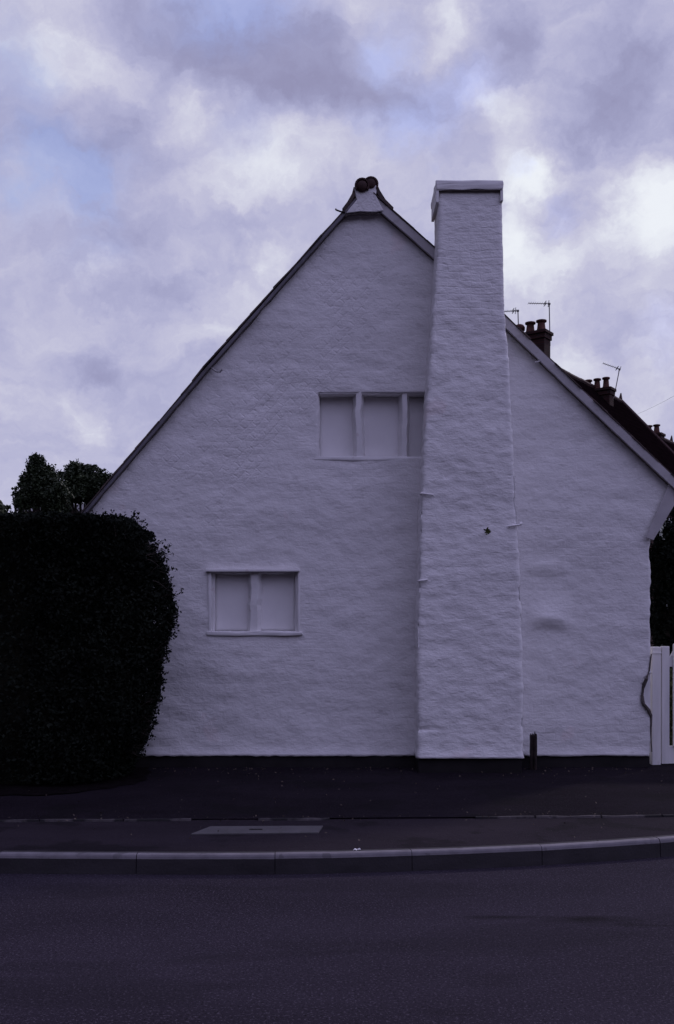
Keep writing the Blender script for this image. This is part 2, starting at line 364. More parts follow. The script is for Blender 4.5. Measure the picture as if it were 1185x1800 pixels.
m_bark = mat('bark', (.05, .04, .032), .9, .35, 9, bump=[(20, 5, .8, .02, (1, 1, .3))])
m_weed = leafmat('weed_leaf', (.07, .085, .03), (.09, .10, .035))
m_render = mat('cream_render', (.55, .54, .52), .8, .08, 1.5, bump=[(20, 4, .3, .01, (1, 1, 1))])

# ------------------------------------------------------------------ ground, road, footway
m_ = MB(); m_.add([(-400, -300, RZ-.03), (400, -300, RZ-.03), (400, 1200, RZ-.03), (-400, 1200, RZ-.03)], [(0, 1, 2, 3)])
tag(m_.build('ground', m_soil, fixn=False), kind='structure')
kerb_px = [(0,1500.5),(120,1501.5),(240,1502),(355,1502.3),(470,1502),(590,1500.3),(715,1497),(840,1492.6),(965,1487),(1080,1480),(1185,1472.5)]
kp = []
for px, py in kerb_px:
    d = EYE*F/(py-HZ); kp.append(Vector(((px-CX)/F*d, d, 0)))
left = [Vector((-40, 9.6, 0)), Vector((-24, 8.4, 0)), Vector((-14, 7.55, 0)), Vector((-8, 7.10, 0)), Vector((-5, 6.95, 0)), Vector((-3.4, 6.90, 0))]
right = [Vector((3.0, 7.62, 0)), Vector((3.9, 8.12, 0)), Vector((5.0, 9.0, 0)), Vector((6.2, 10.6, 0)), Vector((7.4, 13.2, 0)), Vector((9.5, 18, 0)), Vector((30, 52, 0)), Vector((50, 84, 0))]
kpath = left + kp + right
def smooth_path(pts, n=6):
    out = []
    for i in range(len(pts)-1):
        p0 = pts[max(i-1, 0)]; p1 = pts[i]; p2 = pts[i+1]; p3 = pts[min(i+2, len(pts)-1)]
        for k in range(n):
            t = k/n
            out.append(.5*((2*p1)+(p2-p0)*t+(2*p0-5*p1+4*p2-p3)*t*t+(3*p1-p0-3*p2+p3)*t**3))
    out.append(pts[-1]); return out
ks = smooth_path(kpath)
# road surface in front of the kerb, then out to the far side
mb = MB(); n = len(ks)
vs = [(p.x, p.y+.02, RZ) for p in ks] + [(p.x+ (0 if p.x < 8 else (p.x-8)*.3), -30, RZ) for p in ks]
for i, p in enumerate(ks):     # the far side of the corner: road bends away beside the cottage
    if p.y > 12: vs[n+i] = (p.x+14, -30 + (p.y-12), RZ)
mb.add(vs, [(i, n+i, n+i+1, i+1) for i in range(n-1)])
tag(mb.build('road', m_road, fixn=False), kind='structure')
nk = [( (ks[min(i+1, n-1)]-ks[max(i-1, 0)]).normalized()) for i in range(n)]
nrm = [Vector((-t.y, t.x, 0)) for t in nk]
# kerb stones: top 12 cm wide with a rounded arris, split at joints
mb = MB()
acc_l = 0; seglen = .955
cum = [0]
for i in range(1, n): cum.append(cum[-1] + (ks[i]-ks[i-1]).length)
def at_len(s):
    s = max(0, min(cum[-1]-1e-4, s))
    for i in range(1, n):
        if cum[i] >= s:
            f = (s-cum[i-1])/(cum[i]-cum[i-1]); p = ks[i-1].lerp(ks[i], f); q = nrm[i-1].lerp(nrm[i], f).normalized(); return p, q
# joint at photo x=240
j0 = None
for i, p in enumerate(ks):
    if j0 is None and p.x > -1.383: j0 = cum[i]
s = j0 - 13*seglen
prof = [(-.012, RZ-.02), (-.004, -.030), (0.0, -.014), (.006, -.004), (.016, .001), (.045, .003), (.088, .002), (.090, RZ)]
while s < j0 + 24*seglen:
    ln = seglen*(1 if random.random() > .0 else .5)
    a, b = s+.0025, s+ln-.0025; rows = 5; dz = random.uniform(-.004, .004); dn = random.uniform(-.004, .004)
    vs = []
    for r_ in range(rows+1):
        p, q = at_len(a+(b-a)*r_/rows)
        for (o_, z_) in prof:
            w_ = mn.noise(Vector((p.x*7, p.y*7, z_*9)))*.003
            vs.append((p.x+q.x*(o_+dn+w_), p.y+q.y*(o_+dn+w_), z_+dz*(z_ > -.1)+w_*.6))
    k = len(prof); fs = [(r_*k+i, r_*k+i+1, (r_+1)*k+i+1, (r_+1)*k+i) for r_ in range(rows) for i in range(k-1)]
    fs += [tuple(range(k)), tuple(rows*k+i for i in range(k))[::-1]]
    mb.add(vs, fs); s += ln
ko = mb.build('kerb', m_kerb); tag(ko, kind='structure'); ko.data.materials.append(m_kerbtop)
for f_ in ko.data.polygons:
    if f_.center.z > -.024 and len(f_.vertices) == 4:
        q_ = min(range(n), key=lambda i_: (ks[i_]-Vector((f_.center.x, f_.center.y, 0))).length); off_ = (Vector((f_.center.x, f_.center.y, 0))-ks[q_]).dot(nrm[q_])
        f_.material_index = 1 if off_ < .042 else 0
# footway behind the kerb and forecourt behind the edging line
def yline(x):   # edging line seen at y=1446..1434
    return 8.02 + .03*(x+2.3) + .012*max(0, x)**1.2 + .006*math.sin(x*5)
xs = np.linspace(-6, 5.2, 90)
mb = MB(); ns = len(ks)
mb.add([(p.x+q.x*.08, p.y+q.y*.08, -.004) for p, q in zip(ks, nrm)] + [(p.x, 80 if p.x < 8 else p.y+1.0, -.004) for p in ks], [(i, i+1, ns+i+1, ns+i) for i in range(ns-1)])
tag(mb.build('pavement', m_pave, fixn=False), kind='structure')
mb = MB()
gx = np.linspace(-14, 4.6, 150); 
vs = []
for j in range(13):
    for x in gx:
        y0 = yline(x)+.02; y = y0 + (14.0-y0)*j/12
        vs.append((x, y, .004 + .006*(mn.noise(Vector((x*1.3, y*1.3, 0)))+.5) + (0 if y > 8.2 else 0)))
mb.add(vs, [(j*150+i, j*150+i+1, (j+1)*150+i+1, (j+1)*150+i) for j in range(12) for i in range(149)])
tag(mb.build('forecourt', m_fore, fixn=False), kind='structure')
mb = MB()
x = -5.0
while x < 4.4:
    l = random.uniform(.5, .95)
    if not (.25 < x+l/2 < .9 or random.random() < .12):
        k = 8; vs = []
        for i in range(k+1):
            xx = x+.008+(l-.016)*i/k; y = yline(xx); w_ = .018+.010*mn.noise(Vector((xx*6, 3, 1)))
            h = .012+.006*mn.noise(Vector((xx*5, 9, 0)))
            vs += [(xx, y-w_, -.006), (xx, y-w_*.7, h), (xx, y+w_*.7, h), (xx, y+w_+.004, -.006)]
        mb.add(vs, [(i*4+a, i*4+a+1, (i+1)*4+a+1, (i+1)*4+a) for i in range(k) for a in range(3)] + [(0, 1, 2, 3), (k*4+3, k*4+2, k*4+1, k*4)])
    x += l
tag(mb.build('edging_strip', m_edge), 'thin broken line of pale edging stones along the back of the footway', 'edging')
bpy.data.objects['edging_strip']['kind'] = 'structure'; del bpy.data.objects['edging_strip']['label']; del bpy.data.objects['edging_strip']['category']
mb = MB(); mb.add([(3.46, 11.6, .012), (8, 14, .012), (24, 40, .012), (3.46, 40, .012)], [(0, 1, 2, 3)])
tag(mb.build('garden_ground', m_lawn, fixn=False), kind='structure')
# repaired tar strip on the road at the right
# pavement cover slab
cv = thing('access_cover', (-.58, 7.66, 0), 'pale grey concrete slab cover set flush in the dark footway, with a small lifting slot', 'cover')
def gp(px, py):
    d = EYE*F/(py-HZ); return Vector(((px-CX)/F*d, d, 0))
q = [gp(335,1467), gp(560,1464.5), gp(568,1452.5), gp(370,1453.5)]
mb = MB(); mb.add([(p.x, p.y, -.01) for p in q]+[(p.x, p.y, .006) for p in q], [(0,1,2,3),(4,5,6,7),(0,1,5,4),(1,2,6,5),(2,3,7,6),(3,0,4,7)])
mb.build('slab', m_cover, cv, bevel=.003)
c0 = gp(450, 1459.5)
mb = MB(); mb.box(c0.x-.05, c0.x+.05, c0.y-.015, c0.y+.015, .004, .009); mb.build('lifting_slot', m_plinth, cv)
# litter
for i, (px, py, a) in enumerate(((624, 1497.5, .3), (632, 1497.0, 1.1))):
    c = gp(px, py); c.y += .02
    vs = []; 
    for k in range(7):
        th = a+k*2*math.pi/7; r_ = .016*random.uniform(.6, 1.2); vs.append((c.x+r_*math.cos(th), c.y+r_*math.sin(th)*.7, .006+.008*random.random()))
    vs.append((c.x, c.y, .022)); mb = MB(); mb.add(vs, [(k, (k+1) % 7, 7) for k in range(7)] + [tuple(range(7))[::-1]])
    o = mb.build('litter_scrap', m_ironw)
    tag(o, ['tiny white scrap of litter on the kerb edge, the left one of the two', 'tiny white scrap of litter on the kerb edge, the right one of the two'][i], 'litter', 'white scraps on the kerb')

# ------------------------------------------------------------------ the cottage
cot = thing('cottage', (0.4, DW, 0), 'white painted cottage with a steep gable end, blocked windows and an outside chimney breast', 'house')
def xz(px, py, d=DW):
    p = P(px, py, d); return (p.x, p.z)
YF = DW
# gable wall: fine grid cut by the two roof slopes, with the window openings left out
wins = {'upper': (560, 757, 690, 803), 'lower': (371, 524, 1006, 1110)}   # px x0 x1, py top bottom
step = .022
def lines(a, b, forced):
    out = list(np.arange(a, b, step)) + [b]
    for f_ in forced:
        i = int(np.argmin([abs(o-f_) for o in out])); out[i] = f_
    return sorted(out)
xl = xz(150, 0)[0]; xr_corner = xz(1143, 0)[0]; xr = xz(1184, 0)[0]
fx = [xr_corner]; fz = [xz(0, 945)[1]]
for k, (a, b, c, d) in wins.items():
    fx += [xz(a, 0)[0], xz(b, 0)[0]]; fz += [xz(0, c)[1], xz(0, d)[1]]
z_pl = xz(0, 1328)[1]
gxs = lines(xl, xr, fx); gzs = lines(z_pl, xz(0, 352)[1], fz)
def relief(x, z):
    """lumpy face of the wall, metres towards the street"""
    v = .026*mn.noise(Vector((x*.8, z*1.3, 1.7))) + .006*mn.noise(Vector((x*2.1, z*3.2, 5.1))) + .0075*mn.noise(Vector((x*5.5, z*8, 9.3))) + .006*max(0, mn.noise(Vector((x*3.3, z*4.4, 77)))-.15) + .004*mn.noise(Vector((x*14, z*30, 2)))
    v -= .004*max(0, mn.noise(Vector((x*3, z*9, 31))))
    # rougher left-bottom corner
    v += .014*mn.noise(Vector((x*2.5, z*6, 41)))*max(0, 1-z/1.6)*max(0, min(1, (-x-.2)/1.2))
    if z < z_pl+.11: v += .022*(1-(z-z_pl)/.11)**1.5       # splayed foot over the black plinth
    # hollow with a lip right of the stack
    cx, cz = xz(966, 1090); dx = (x-cx)/.26
    if abs(dx) < 1:
        g_ = (1-dx*dx)**1.2; cz += .03*math.sin(x*9)+.02*dx; dz = z-cz
        v += .055*g_*(max(0, 1-dz/.34)**1.6 if dz > 0 else max(0, 1+dz/.12)**.8)
    cx, cz = xz(965, 1000); dx, dz = (x-cx)/.26, (z-cz)/.10
    q = dx*dx+dz*dz
    if q < 1: v += .020*(1-q)
    cx, cz = xz(690, 1315); 
    return v
bm = bmesh.new(); grid = {}
offc = cot.location
for i, x in enumerate(gxs):
    for j, z in enumerate(gzs): grid[i, j] = bm.verts.new((x, YF, z))
for i in range(len(gxs)-1):
    for j in range(len(gzs)-1):
        cx = (gxs[i]+gxs[i+1])/2; cz = (gzs[j]+gzs[j+1])/2
        pxx = CX+(cx)*160; pyy = HZ-(cz-EYE)*160
        if any(a < pxx < b and c < pyy < d for a, b, c, d in wins.values()): continue
        if pxx > 1143 and pyy > 945 - (pxx-1143)*(95/40): continue
        if ((pxx-1147)/19)**2 + ((pyy-1218)/36)**2 < 1: continue
        # rough cut, exact cut follows
        if pyy < 895-(pxx-150)*1.17-30 or pyy < 340+(pxx-655)*.94-30: continue
        bm.faces.new((grid[i, j], grid[i+1, j], grid[i+1, j+1], grid[i, j+1]))
bmesh.ops.delete(bm, geom=[v for v in bm.verts if not v.link_faces], context='VERTS')
def cut(pa, pb, up):
    a = Vector((pa[0], YF, pa[1])); b = Vector((pb[0], YF, pb[1])); d = (b-a).normalized()
    nn_ = Vector((-d.z, 0, d.x))
    if nn_.z*up < 0: nn_ = -nn_
    bmesh.ops.bisect_plane(bm, geom=bm.verts[:]+bm.edges[:]+bm.faces[:], plane_co=a, plane_no=nn_, clear_outer=True)
cut(xz(150, 902), xz(343, 668), 1); cut(xz(343, 672), xz(640, 337), 1); cut(xz(655, 350), xz(1200, 862), 1)
for v in bm.verts:
    x, z = v.co.x, v.co.z
    ex = 0
    if abs(x-xr_corner) < .012 and z < 2.45: ex = .022*mn.noise(Vector((3, z*4, 8))) + .012*mn.noise(Vector((5, z*14, 8))) - (.03*max(0, 1-(z-z_pl)/.05) if z < z_pl+.05 else 0)
    if z-z_pl < .012: v.co.z += .010*mn.noise(Vector((x*2.2, 0, 4))) + .008*mn.noise(Vector((x*11, 0, 4)))
    v.co.x += ex; v.co.y -= relief(x, z)
for v in bm.verts: v.co -= offc
bmesh.ops.recalc_face_normals(bm, faces=bm.faces[:])
if sum(f.normal.y for f in bm.faces) > 0: bmesh.ops.reverse_faces(bm, faces=bm.faces[:])
me = bpy.data.meshes.new('gable_wall'); bm.to_mesh(me); bm.free()
for p in me.polygons: p.use_smooth = True
me.materials.append(m_wall)
gw = bpy.data.objects.new('gable_wall', me); C.objects.link(gw); gw.parent = cot
sm = gw.modifiers.new('thickness', 'SOLIDIFY'); sm.thickness = .09; sm.offset = -1
# plinth
mb = MB(); vs = []; k = 120
x0p, x1p = xz(150, 0)[0], xz(1142, 0)[0]
for i in range(k+1):
    x = x0p+(x1p-x0p)*i/k
    y = YF+.004+.012*mn.noise(Vector((x*3, 0, 0)))
    for z_, o_ in ((-.03, -.005), (.05, 0), (.10, .004), (z_pl+.03, .012)): vs.append((x, y+o_, z_))
mb.add(vs, [(i*4+a, (i+1)*4+a, (i+1)*4+a+1, i*4+a+1) for i in range(k) for a in range(3)])
o = mb.build('plinth', m_plinth, cot); sm = o.modifiers.new('thickness', 'SOLIDIFY'); sm.thickness = .1; sm.offset = -1
if sum(f.normal.y for f in o.data.polygons) > 0:
    for f in o.data.polygons: f.flip()
# side and back walls
YB = YF+8.5
zeL = xz(0, 905)[1]; zeR = xz(0, 935)[1]
MB().box(x0p+.02, x0p+.30, YF+.10, YB, -.03, zeL-.10).build('side_wall', m_wall, cot)
MB().box(x1p-.32, x1p-.03, YF+.10, YB, -.03, zeR-.05).build('side_wall', m_wall, cot)
apex = xz(640, 385)
MB().prism([(x0p+.3, -.03), (x1p-.32, -.03), (x1p-.32, zeR-.05), (x1p-.3, zeR+.4), (apex[0], apex[1]-.12), (x0p+.35, zeL-.1)], YB-.3, YB-.01).build('back_wall', m_wall, cot)

# windows: stone surround, mullions, blocked panels, sill, hood
def window(key, divs, depth, hood):
    a, b, c, d = wins[key]
    (x0, z1), (x1, z0) = xz(a, c), xz(b, d)
    e = .003
    mb = MB()
    jw = .006 if key == 'upper' else .035
    mb.box(x0-.03, x0+jw, YF+.045, YF+depth+.02, z0-.02, z1+.02)
    mb.box(x1-.035, x1+.03, YF+.045, YF+depth+.02, z0-.02, z1+.02)
    mb.box(x0+jw+.0005, x1-.0355, YF+.02, YF+depth+.02, z1-.012, z1+.02)
    w = mb.build('blocked_window', m_trim, cot, bevel=.010, sub=3, jitter=.011)
    w['label'] = {'upper': 'upper blind stone window, its third light half hidden by the chimney breast', 'lower': 'lower blind two-light stone window with hood and sill'}[key]
    xa = x0+jw+.0005
    for i, (m0, m1) in enumerate(divs):
        mx0, mx1 = xz(m0, 0)[0], xz(m1, 0)[0]
        MB().box(xa-.004, mx0+.03, YF+depth-.02, YF+depth+.03, z0-.02, z1-.014).build('blind_panel', m_panel, w, sub=10, jitter=.004, smooth=True)
        # mullion with splayed edges
        q = MB(); sec = [(mx0-.012, YF+depth), (mx0-.004, YF+depth-.05), (mx0+.028, YF+.018), (mx1-.028, YF+.012), (mx1+.004, YF+depth-.05), (mx1+.012, YF+depth)]
        zz = np.linspace(z0-.01, z1+.008, 12); vs = []
        for z in zz:
            wob = .018*mn.noise(Vector((mx0*7, z*5, 1))) + .010*mn.noise(Vector((mx0*7, z*21, 1)))
            vs += [(x+wob, y+.006*mn.noise(Vector((x*9, z*7, 6))), z) for x, y in sec]
        q.add(vs, [(r_*6+s_, r_*6+(s_+1) % 6, (r_+1)*6+(s_+1) % 6, (r_+1)*6+s_) for r_ in range(11) for s_ in range(6)] + [tuple(range(6)), tuple(66+s_ for s_ in range(6))[::-1]])
        q.build('mullion', m_trim, w)
        xa = mx1-.03
    MB().box(xa, x1-.0355, YF+depth-.02, YF+depth+.03, z0-.02, z1-.014).build('blind_panel', m_panel, w, sub=10, jitter=.004, smooth=True)
    MB().box(x0-.055, x1+.055, YF-(.028 if hood else .006), YF+depth-.03, z0-.045, z0+.004).build('sill', m_trim, w, bevel=.014, sub=5, jitter=.010)
    if hood:
        q = MB(); q.box(x0-.055, x1+.02, YF-.055, YF+.01, z1+.006, z1+.034)
        q.build('hood_mould', m_trim, w, bevel=.006, jitter=.004)
        q = MB(); q.box(x1-.004, x1+.022, YF-.022, YF+.02, z0-.01, z1+.004); q.build('surround_roll', m_trim, w, bevel=.008, jitter=.003)
        q = MB(); q.box(x0-.030, x0+.004, YF-.016, YF+.02, z0-.01, z1+.004); q.build('surround_roll', m_trim, w, bevel=.008, jitter=.005)
window('upper', [(622, 640), (703, 720)], .19, False)
window('lower', [(436, 457)], .13, True)

# chimney breast and stack
DS = 10.52
Lpx = [(735,1332),(735,1240),(734,1100),(738,1000),(741,880),(745,800),(751,700),(757,620),(763,520),(768,450),(771,400),(771,322)]
Rpx = [(920,1332),(919,1200),(916,1050),(911,960),(908,900),(901,760),(893,620),(887,540),(884,430),(883,380),(882,322)]
def interp(tab, py):
    t_ = sorted(tab, key=lambda q_: q_[1])
    return float(np.interp(py, [q_[1] for q_ in t_], [q_[0] for q_ in t_]))
zb, zt = P(0, 1333, DS).z, P(0, 324, DS).z
rows = int((zt-zb)/.022); vs = []; per = None
depth_side = 26; nfront = 52
for r_ in range(rows+1):
    z = zb+(zt-zb)*r_/rows; py = HZ-(z-EYE)*F/DS
    xl_, xr_ = (interp(Lpx, py)-CX)/F*DS, (interp(Rpx, py)-CX)/F*DS
    ed = .012*mn.noise(Vector((1, z*5, 3)))+.009*mn.noise(Vector((2, z*17, 3)))
    ed2 = .014*mn.noise(Vector((7, z*5, 3)))+.010*mn.noise(Vector((8, z*17, 3)))
    foot = .02*max(0, 1-(z-zb)/.09)
    yb = DW+.03
    calm = min(1, max(.35, (P(0, 430, DS).z-z)/.8))
    xl_ += ed*calm; xr_ += ed2*calm
    pts = []
    for i in range(depth_side): pts.append((xl_, yb+(DS-yb)*i/depth_side, 'l'))
    for i in range(nfront+1): pts.append((xl_+(xr_-xl_)*i/nfront, DS, 'f'))
    for i in range(1, depth_side+1): pts.append((xr_, DS+(yb-DS)*i/depth_side, 'r'))
    per = len(pts)
    for x, y, s_ in pts:
        dd = (.014*mn.noise(Vector((x*1.2, z*1.6+y*2, 21))) + .006*mn.noise(Vector((x*3.4, z*5.5, 25+y*2))) + .007*mn.noise(Vector((x*8, z*14, 29+y*5))))*calm + .003*mn.noise(Vector((x*16, z*30, y*10)))
        if s_ == 'f':
            # soft arris
            e = min(x-xl_, xr_-x); dd -= .014*max(0, 1-e/.035)**2
            # crack and ledge low on the left
            cx, cz = P(735, 1283, DS).x, P(0, 1283, DS).z
            if x-cx < .34: dd -= .03*math.exp(-((z-cz-.012*math.sin((x-cx)*9))/.013)**2)*(1-(x-cx)/.34)
            y2 = y-dd-foot; x2 = x
        else:
            y2 = y; x2 = x+(-dd-foot if s_ == 'l' else dd+foot)*.7
        vs.append((x2, y2, z))
mb = MB(); mb.add(vs, [(r_*per+i, r_*per+i+1, (r_+1)*per+i+1, (r_+1)*per+i) for r_ in range(rows) for i in range(per-1)] + [(r_*per+per-1, r_*per, (r_+1)*per, (r_+1)*per+per-1) for r_ in range(rows)]
    + [tuple(rows*per+i for i in range(per)), tuple(range(per))[::-1]])
ch = mb.build('chimney', m_stack, cot, smooth=True)
# black foot of the breast
MB().box(P(735,0,DS).x+.008, P(919,0,DS).x-.008, DS+.012, YF+.05, -.03, zb+.02).build('chimney_foot', m_plinth, ch, bevel=.006, jitter=.006)
# cap
xa, xb = P(766.5,0,DS-.04).x, P(885,0,DS-.04).x; za, zc = P(0,333,DS-.04).z, P(0,316,DS-.04).z
mb = MB(); mb.box(xa, xb, DS-.045, DW+.075, za, zc)
o = mb.build('chimney_cap', m_trim, ch, bevel=.012, sub=4, jitter=.012)
mb = MB(); mb.box(xa+.001, xa+.030, DS-.036, DW+.065, P(0,358,DS).z, za+.004); mb.build('cap_drip', m_trim, ch, bevel=.004, jitter=.003); mb = MB(); mb.box(xb-.030, xb-.001, DS-.036, DW+.065, P(0,355,DS).z, za+.004)
mb.build('cap_drip', m_trim, ch, bevel=.004, jitter=.003)
mb = MB(); mb.box(xa+.031, xb-.031, DS-.028, DW+.05, za-.010, za+.002); mb.build('cap_bed', m_mortar, ch, jitter=.005, bevel=.003)
# iron ties clamped round the breast's edges
for px, py, l_, dy in ((741, 867, 21, 3), (737, 1021, 15, -2), (903, 925, 24, -3)):
    a = P(px, py, DS-.02); b = P(px+l_ - (12 if px > 800 else 0), py+dy, DS-.02); a.x = a.x - (.06 if px > 800 else .006)
    mb = MB(); mb.tube([a+Vector((0, .0, 0)), b], .011, 8)
    e_ = a if px < 800 else b
    mb.tube([e_, e_+Vector((0, .12, 0))], .010, 6)
    if px > 800: mb.tube([b, b+Vector((.015, .01, .02))], .016, 6)
    mb.build('wall_tie', m_ironw, ch)
# weed
wp = P(855, 938, DS-.01)
wd = thing('weed', wp, 'tiny green weed sprouting from the white chimney breast', 'plant')
mb = MB(); mb.tube([wp+Vector((0, .03, -.01)), wp+Vector((0, -.02, .01)), wp+Vector((-.005, -.03, .05))], [.003, .003, .002], 5); mb.build('stem', m_weed, wd)
mb = MB()
for k in range(16):
    a = random.uniform(0, 6.28); u_ = Vector((math.cos(a)*.5, -.4, math.sin(a)*.6+.35)).normalized()*random.uniform(.03, .06); s_ = u_.cross(Vector((random.random(), 1, .3))).normalized()*.012
    c = wp+Vector((0, -.025, random.uniform(-.01, .03))); mb.add([c, c+u_*.5+s_, c+u_, c+u_*.5-s_], [(0, 1, 2, 3)])
mb.build('leaves', m_weed, wd, fixn=False)

# roof: two slopes of clay tiles in stepped courses, from just in front of the gable to the back
def slope(ptsx, name, thick, y0, y1, flip):
    """ptsx: (x, z) from eaves to ridge on the upper face"""
    pts = [Vector((p[0], 0, p[1])) for p in ptsx]
    tot = sum((pts[i+1]-pts[i]).length for i in range(len(pts)-1))
    ncrs = int(tot/.19); upper = []; 
    def at(s_):
        for i in range(len(pts)-1):
            l_ = (pts[i+1]-pts[i]).length
            if s_ <= l_+1e-6 or i == len(pts)-2: 
                d = (pts[i+1]-pts[i]).normalized(); nn_ = Vector((-d.z, 0, d.x)); 
                if nn_.z < 0: nn_ = -nn_
                return pts[i]+d*s_, nn_
            s_ -= l_
    ny = 26; ys = [y0+(y1-y0)*i/ny for i in range(ny+1)]; mb = MB()
    for c_ in range(ncrs):
        for half in range(1):
            s0, s1 = tot*c_/ncrs-.01, tot*(c_+1)/ncrs
            (a, na), (b, nb) = at(max(0, s0)), at(s1)
            j = random.uniform(-.004, .006); lip = random.uniform(.001, .004)*(1.3 if flip else 1)
            prof_ = [a+na*(lip+j), b+nb*.001, b-nb*thick, a-na*thick]
            jy = random.uniform(-.018, .012)
            sg = [y0+jy]+ys[1:]
            vs = [(p.x, y, p.z+.004*mn.noise(Vector((p.x*3, y*3, 1)))) for y in sg for p in prof_]
            mb.add(vs, [(i*4+k, i*4+(k+1) % 4, (i+1)*4+(k+1) % 4, (i+1)*4+k) for i in range(ny) for k in range(4)] + [(0, 1, 2, 3), (ny*4+3, ny*4+2, ny*4+1, ny*4)])
    return mb.build(name, m_tile, cot)
DV = DW-.085
def vz(px, py): return xz(px, py, DV)
rl = slope([vz(138, 906), vz(343, 664), vz(347, 656), vz(627, 343)], 'roof_slope', .012, DV, YB+.15, False)
rr = slope([vz(1203, 853), vz(1000, 661), vz(768, 437), vz(657, 339)], 'roof_slope', .008, DV, YB+.15, True)
# verge boards fixed under the tiles at the gable
def board(name, pts, w0, w1, y0, y1, m, parent, jit=.003):
    """pts along the upper edge; board reaches w1 below it (perpendicular)"""
    p3 = [Vector((p[0], 0, p[1])) for p in pts]; vs = []; n_ = len(p3)
    # finer
    q = []
    for i in range(n_-1):
        k = max(1, int((p3[i+1]-p3[i]).length/.12))
        for j in range(k): q.append(p3[i].lerp(p3[i+1], j/k))
    q.append(p3[-1]); n_ = len(q)
    for i, p in enumerate(q):
        d = (q[min(i+1, n_-1)]-q[max(i-1, 0)]).normalized(); nn_ = Vector((-d.z, 0, d.x))
        if nn_.z > 0: nn_ = -nn_
        o1 = jit*mn.noise(Vector((p.x*4, 0, p.z*4))); o2 = jit*1.5*mn.noise(Vector((p.x*6, 3, p.z*6)))
        a = p+nn_*(w0+o1); b = p+nn_*(w1+o2)
        vs += [(a.x, y0, a.z), (b.x, y0, b.z), (b.x, y1, b.z), (a.x, y1, a.z)]
    mb = MB(); mb.add(vs, [(i*4+k, i*4+(k+1) % 4, (i+1)*4+(k+1) % 4, (i+1)*4+k) for i in range(n_-1) for k in range(4)] + [(0, 1, 2, 3), (n_*4-1, n_*4-2, n_*4-3, n_*4-4)])
    return mb.build(name, m, parent)
board('bargeboard', [vz(657, 342), vz(768, 439), vz(1000, 663), vz(1205, 857)], .001, .086, DV+.004, DV+.040, m_board, rr)
board('verge_batten', [vz(657, 342), vz(768, 439), vz(1000, 663), vz(1205, 857)], .004, .088, DV+.041, YF-.004, m_soffit, rr)
board('bargeboard', [vz(140, 906), vz(343, 666), vz(625, 347)], .006, .036, DV+.006, DV+.040, m_vboard, rl, .004)
board('verge_undercloak', [vz(140, 906), vz(343, 666), vz(625, 347)], .008, .040, DV+.041, YF-.004, m_mortar, rl, .008)
# kneeler board at the right-hand eaves and dark soffit behind it
mb = MB(); mb.prism([xz(1179, 848, DV), xz(1137, 944, DV), xz(1151, 949, DV), xz(1197, 872, DV), xz(1196, 856, DV)], DV+.042, YF-.03)
mb.build('eaves_return', m_board, rr, bevel=.004)
mb = MB(); a, b = xz(1200, 866), xz(1150, 946); mb.prism([a, b, (b[0]-.02, b[1]+.04), (a[0]-.02, a[1]+.04)], YF+.05, YB); mb.build('soffit', m_soffit, rr)
mb = MB(); g_ = vz(1207, 868); mb.tube([(g_[0]+.02, DV+.05, g_[1]), (g_[0]+.02, YB, g_[1]-.02)], .055, 10); mb.build('gutter', m_plinth, rr)
g_ = vz(136, 912); mb = MB(); mb.tube([(g_[0]-.02, DV+.05, g_[1]), (g_[0]-.02, YB, g_[1])], .05, 10); mb.build('gutter', m_plinth, rl)
# ridge: two half-round ridge rows side by side over a plastered neck
for (px, py, r_, yo) in ((636.5, 329, .082, 0), (652, 323.5, .084, .03)):
    c = xz(px, py, DV); y = DV-.05+yo; mb = MB(); i = 0
    while y < YB:
        l_ = .44; vs = []; seg = 12; rr_ = r_*(1+.03*math.sin(i*3)); ang = [math.radians(-35+250*k/seg) for k in range(seg+1)]
        dz = random.uniform(-.006, .006)
        for yy in (y, y+l_-.006):
            for rad in (rr_, rr_-.018):
                for a in ang: vs.append((c[0]+rad*math.cos(a), yy, c[1]+dz+rad*math.sin(a)))
        k = seg+1
        fs = []
        for s_ in range(seg):
            fs += [(s_, s_+1, 2*k+s_+1, 2*k+s_), (k+s_, 3*k+s_, 3*k+s_+1, k+s_+1), (s_, k+s_, k+s_+1, s_+1), (2*k+s_, 2*k+s_+1, 3*k+s_+1, 3*k+s_)]
        fs += [(0, 2*k, 3*k, k), (seg, k+seg, 3*k+seg, 2*k+seg)]
        mb.add(vs, fs); y += l_; i += 1
    o = mb.build('ridge_tiles', m_ridge, cot, smooth=False)
    mb = MB(); mb.lathe((0, 0, 0), [(.058, -.03), (.066, 0.0), (.05, .02), (.01, .026)], 12)
    mb.v = [(c[0]+v[0], DV-.03+yo-v[2], c[1]+v[1]) for v in mb.v]; mb.build('ridge_end', m_ridge, o, smooth=True, jitter=.004)
mb = MB(); mb.prism([vz(609, 374), vz(627, 352), vz(624, 331), vz(662, 326), vz(661, 344), vz(674, 371), vz(655, 373), vz(632, 372)], DV-.012, YF-.02)
mb.build('ridge_neck', m_wall, cot, bevel=.008, sub=2, jitter=.008)
mb = MB(); mb.tube([(xz(x_, y_, DV)[0], DV+.02, xz(x_, y_, DV)[1]) for x_, y_ in ((606, 378), (615, 375), (624, 376), (634, 373), (646, 375), (656, 374), (664, 372), (674, 370))], [.010, .018, .012, .017, .012, .016, .012, .010], 7); mb.build('mortar_lip', m_mortar, cot, jitter=.008)
mb = MB(); pa = [vz(660, 322), vz(666, 336), vz(676, 352), vz(690, 366)]
vs = []
for x_, z_ in pa: vs += [(x_-.022, DV+.0, z_-.012), (x_+.012, DV+.0, z_+.010), (x_+.012, YB, z_+.010), (x_-.022, YB, z_-.012)]
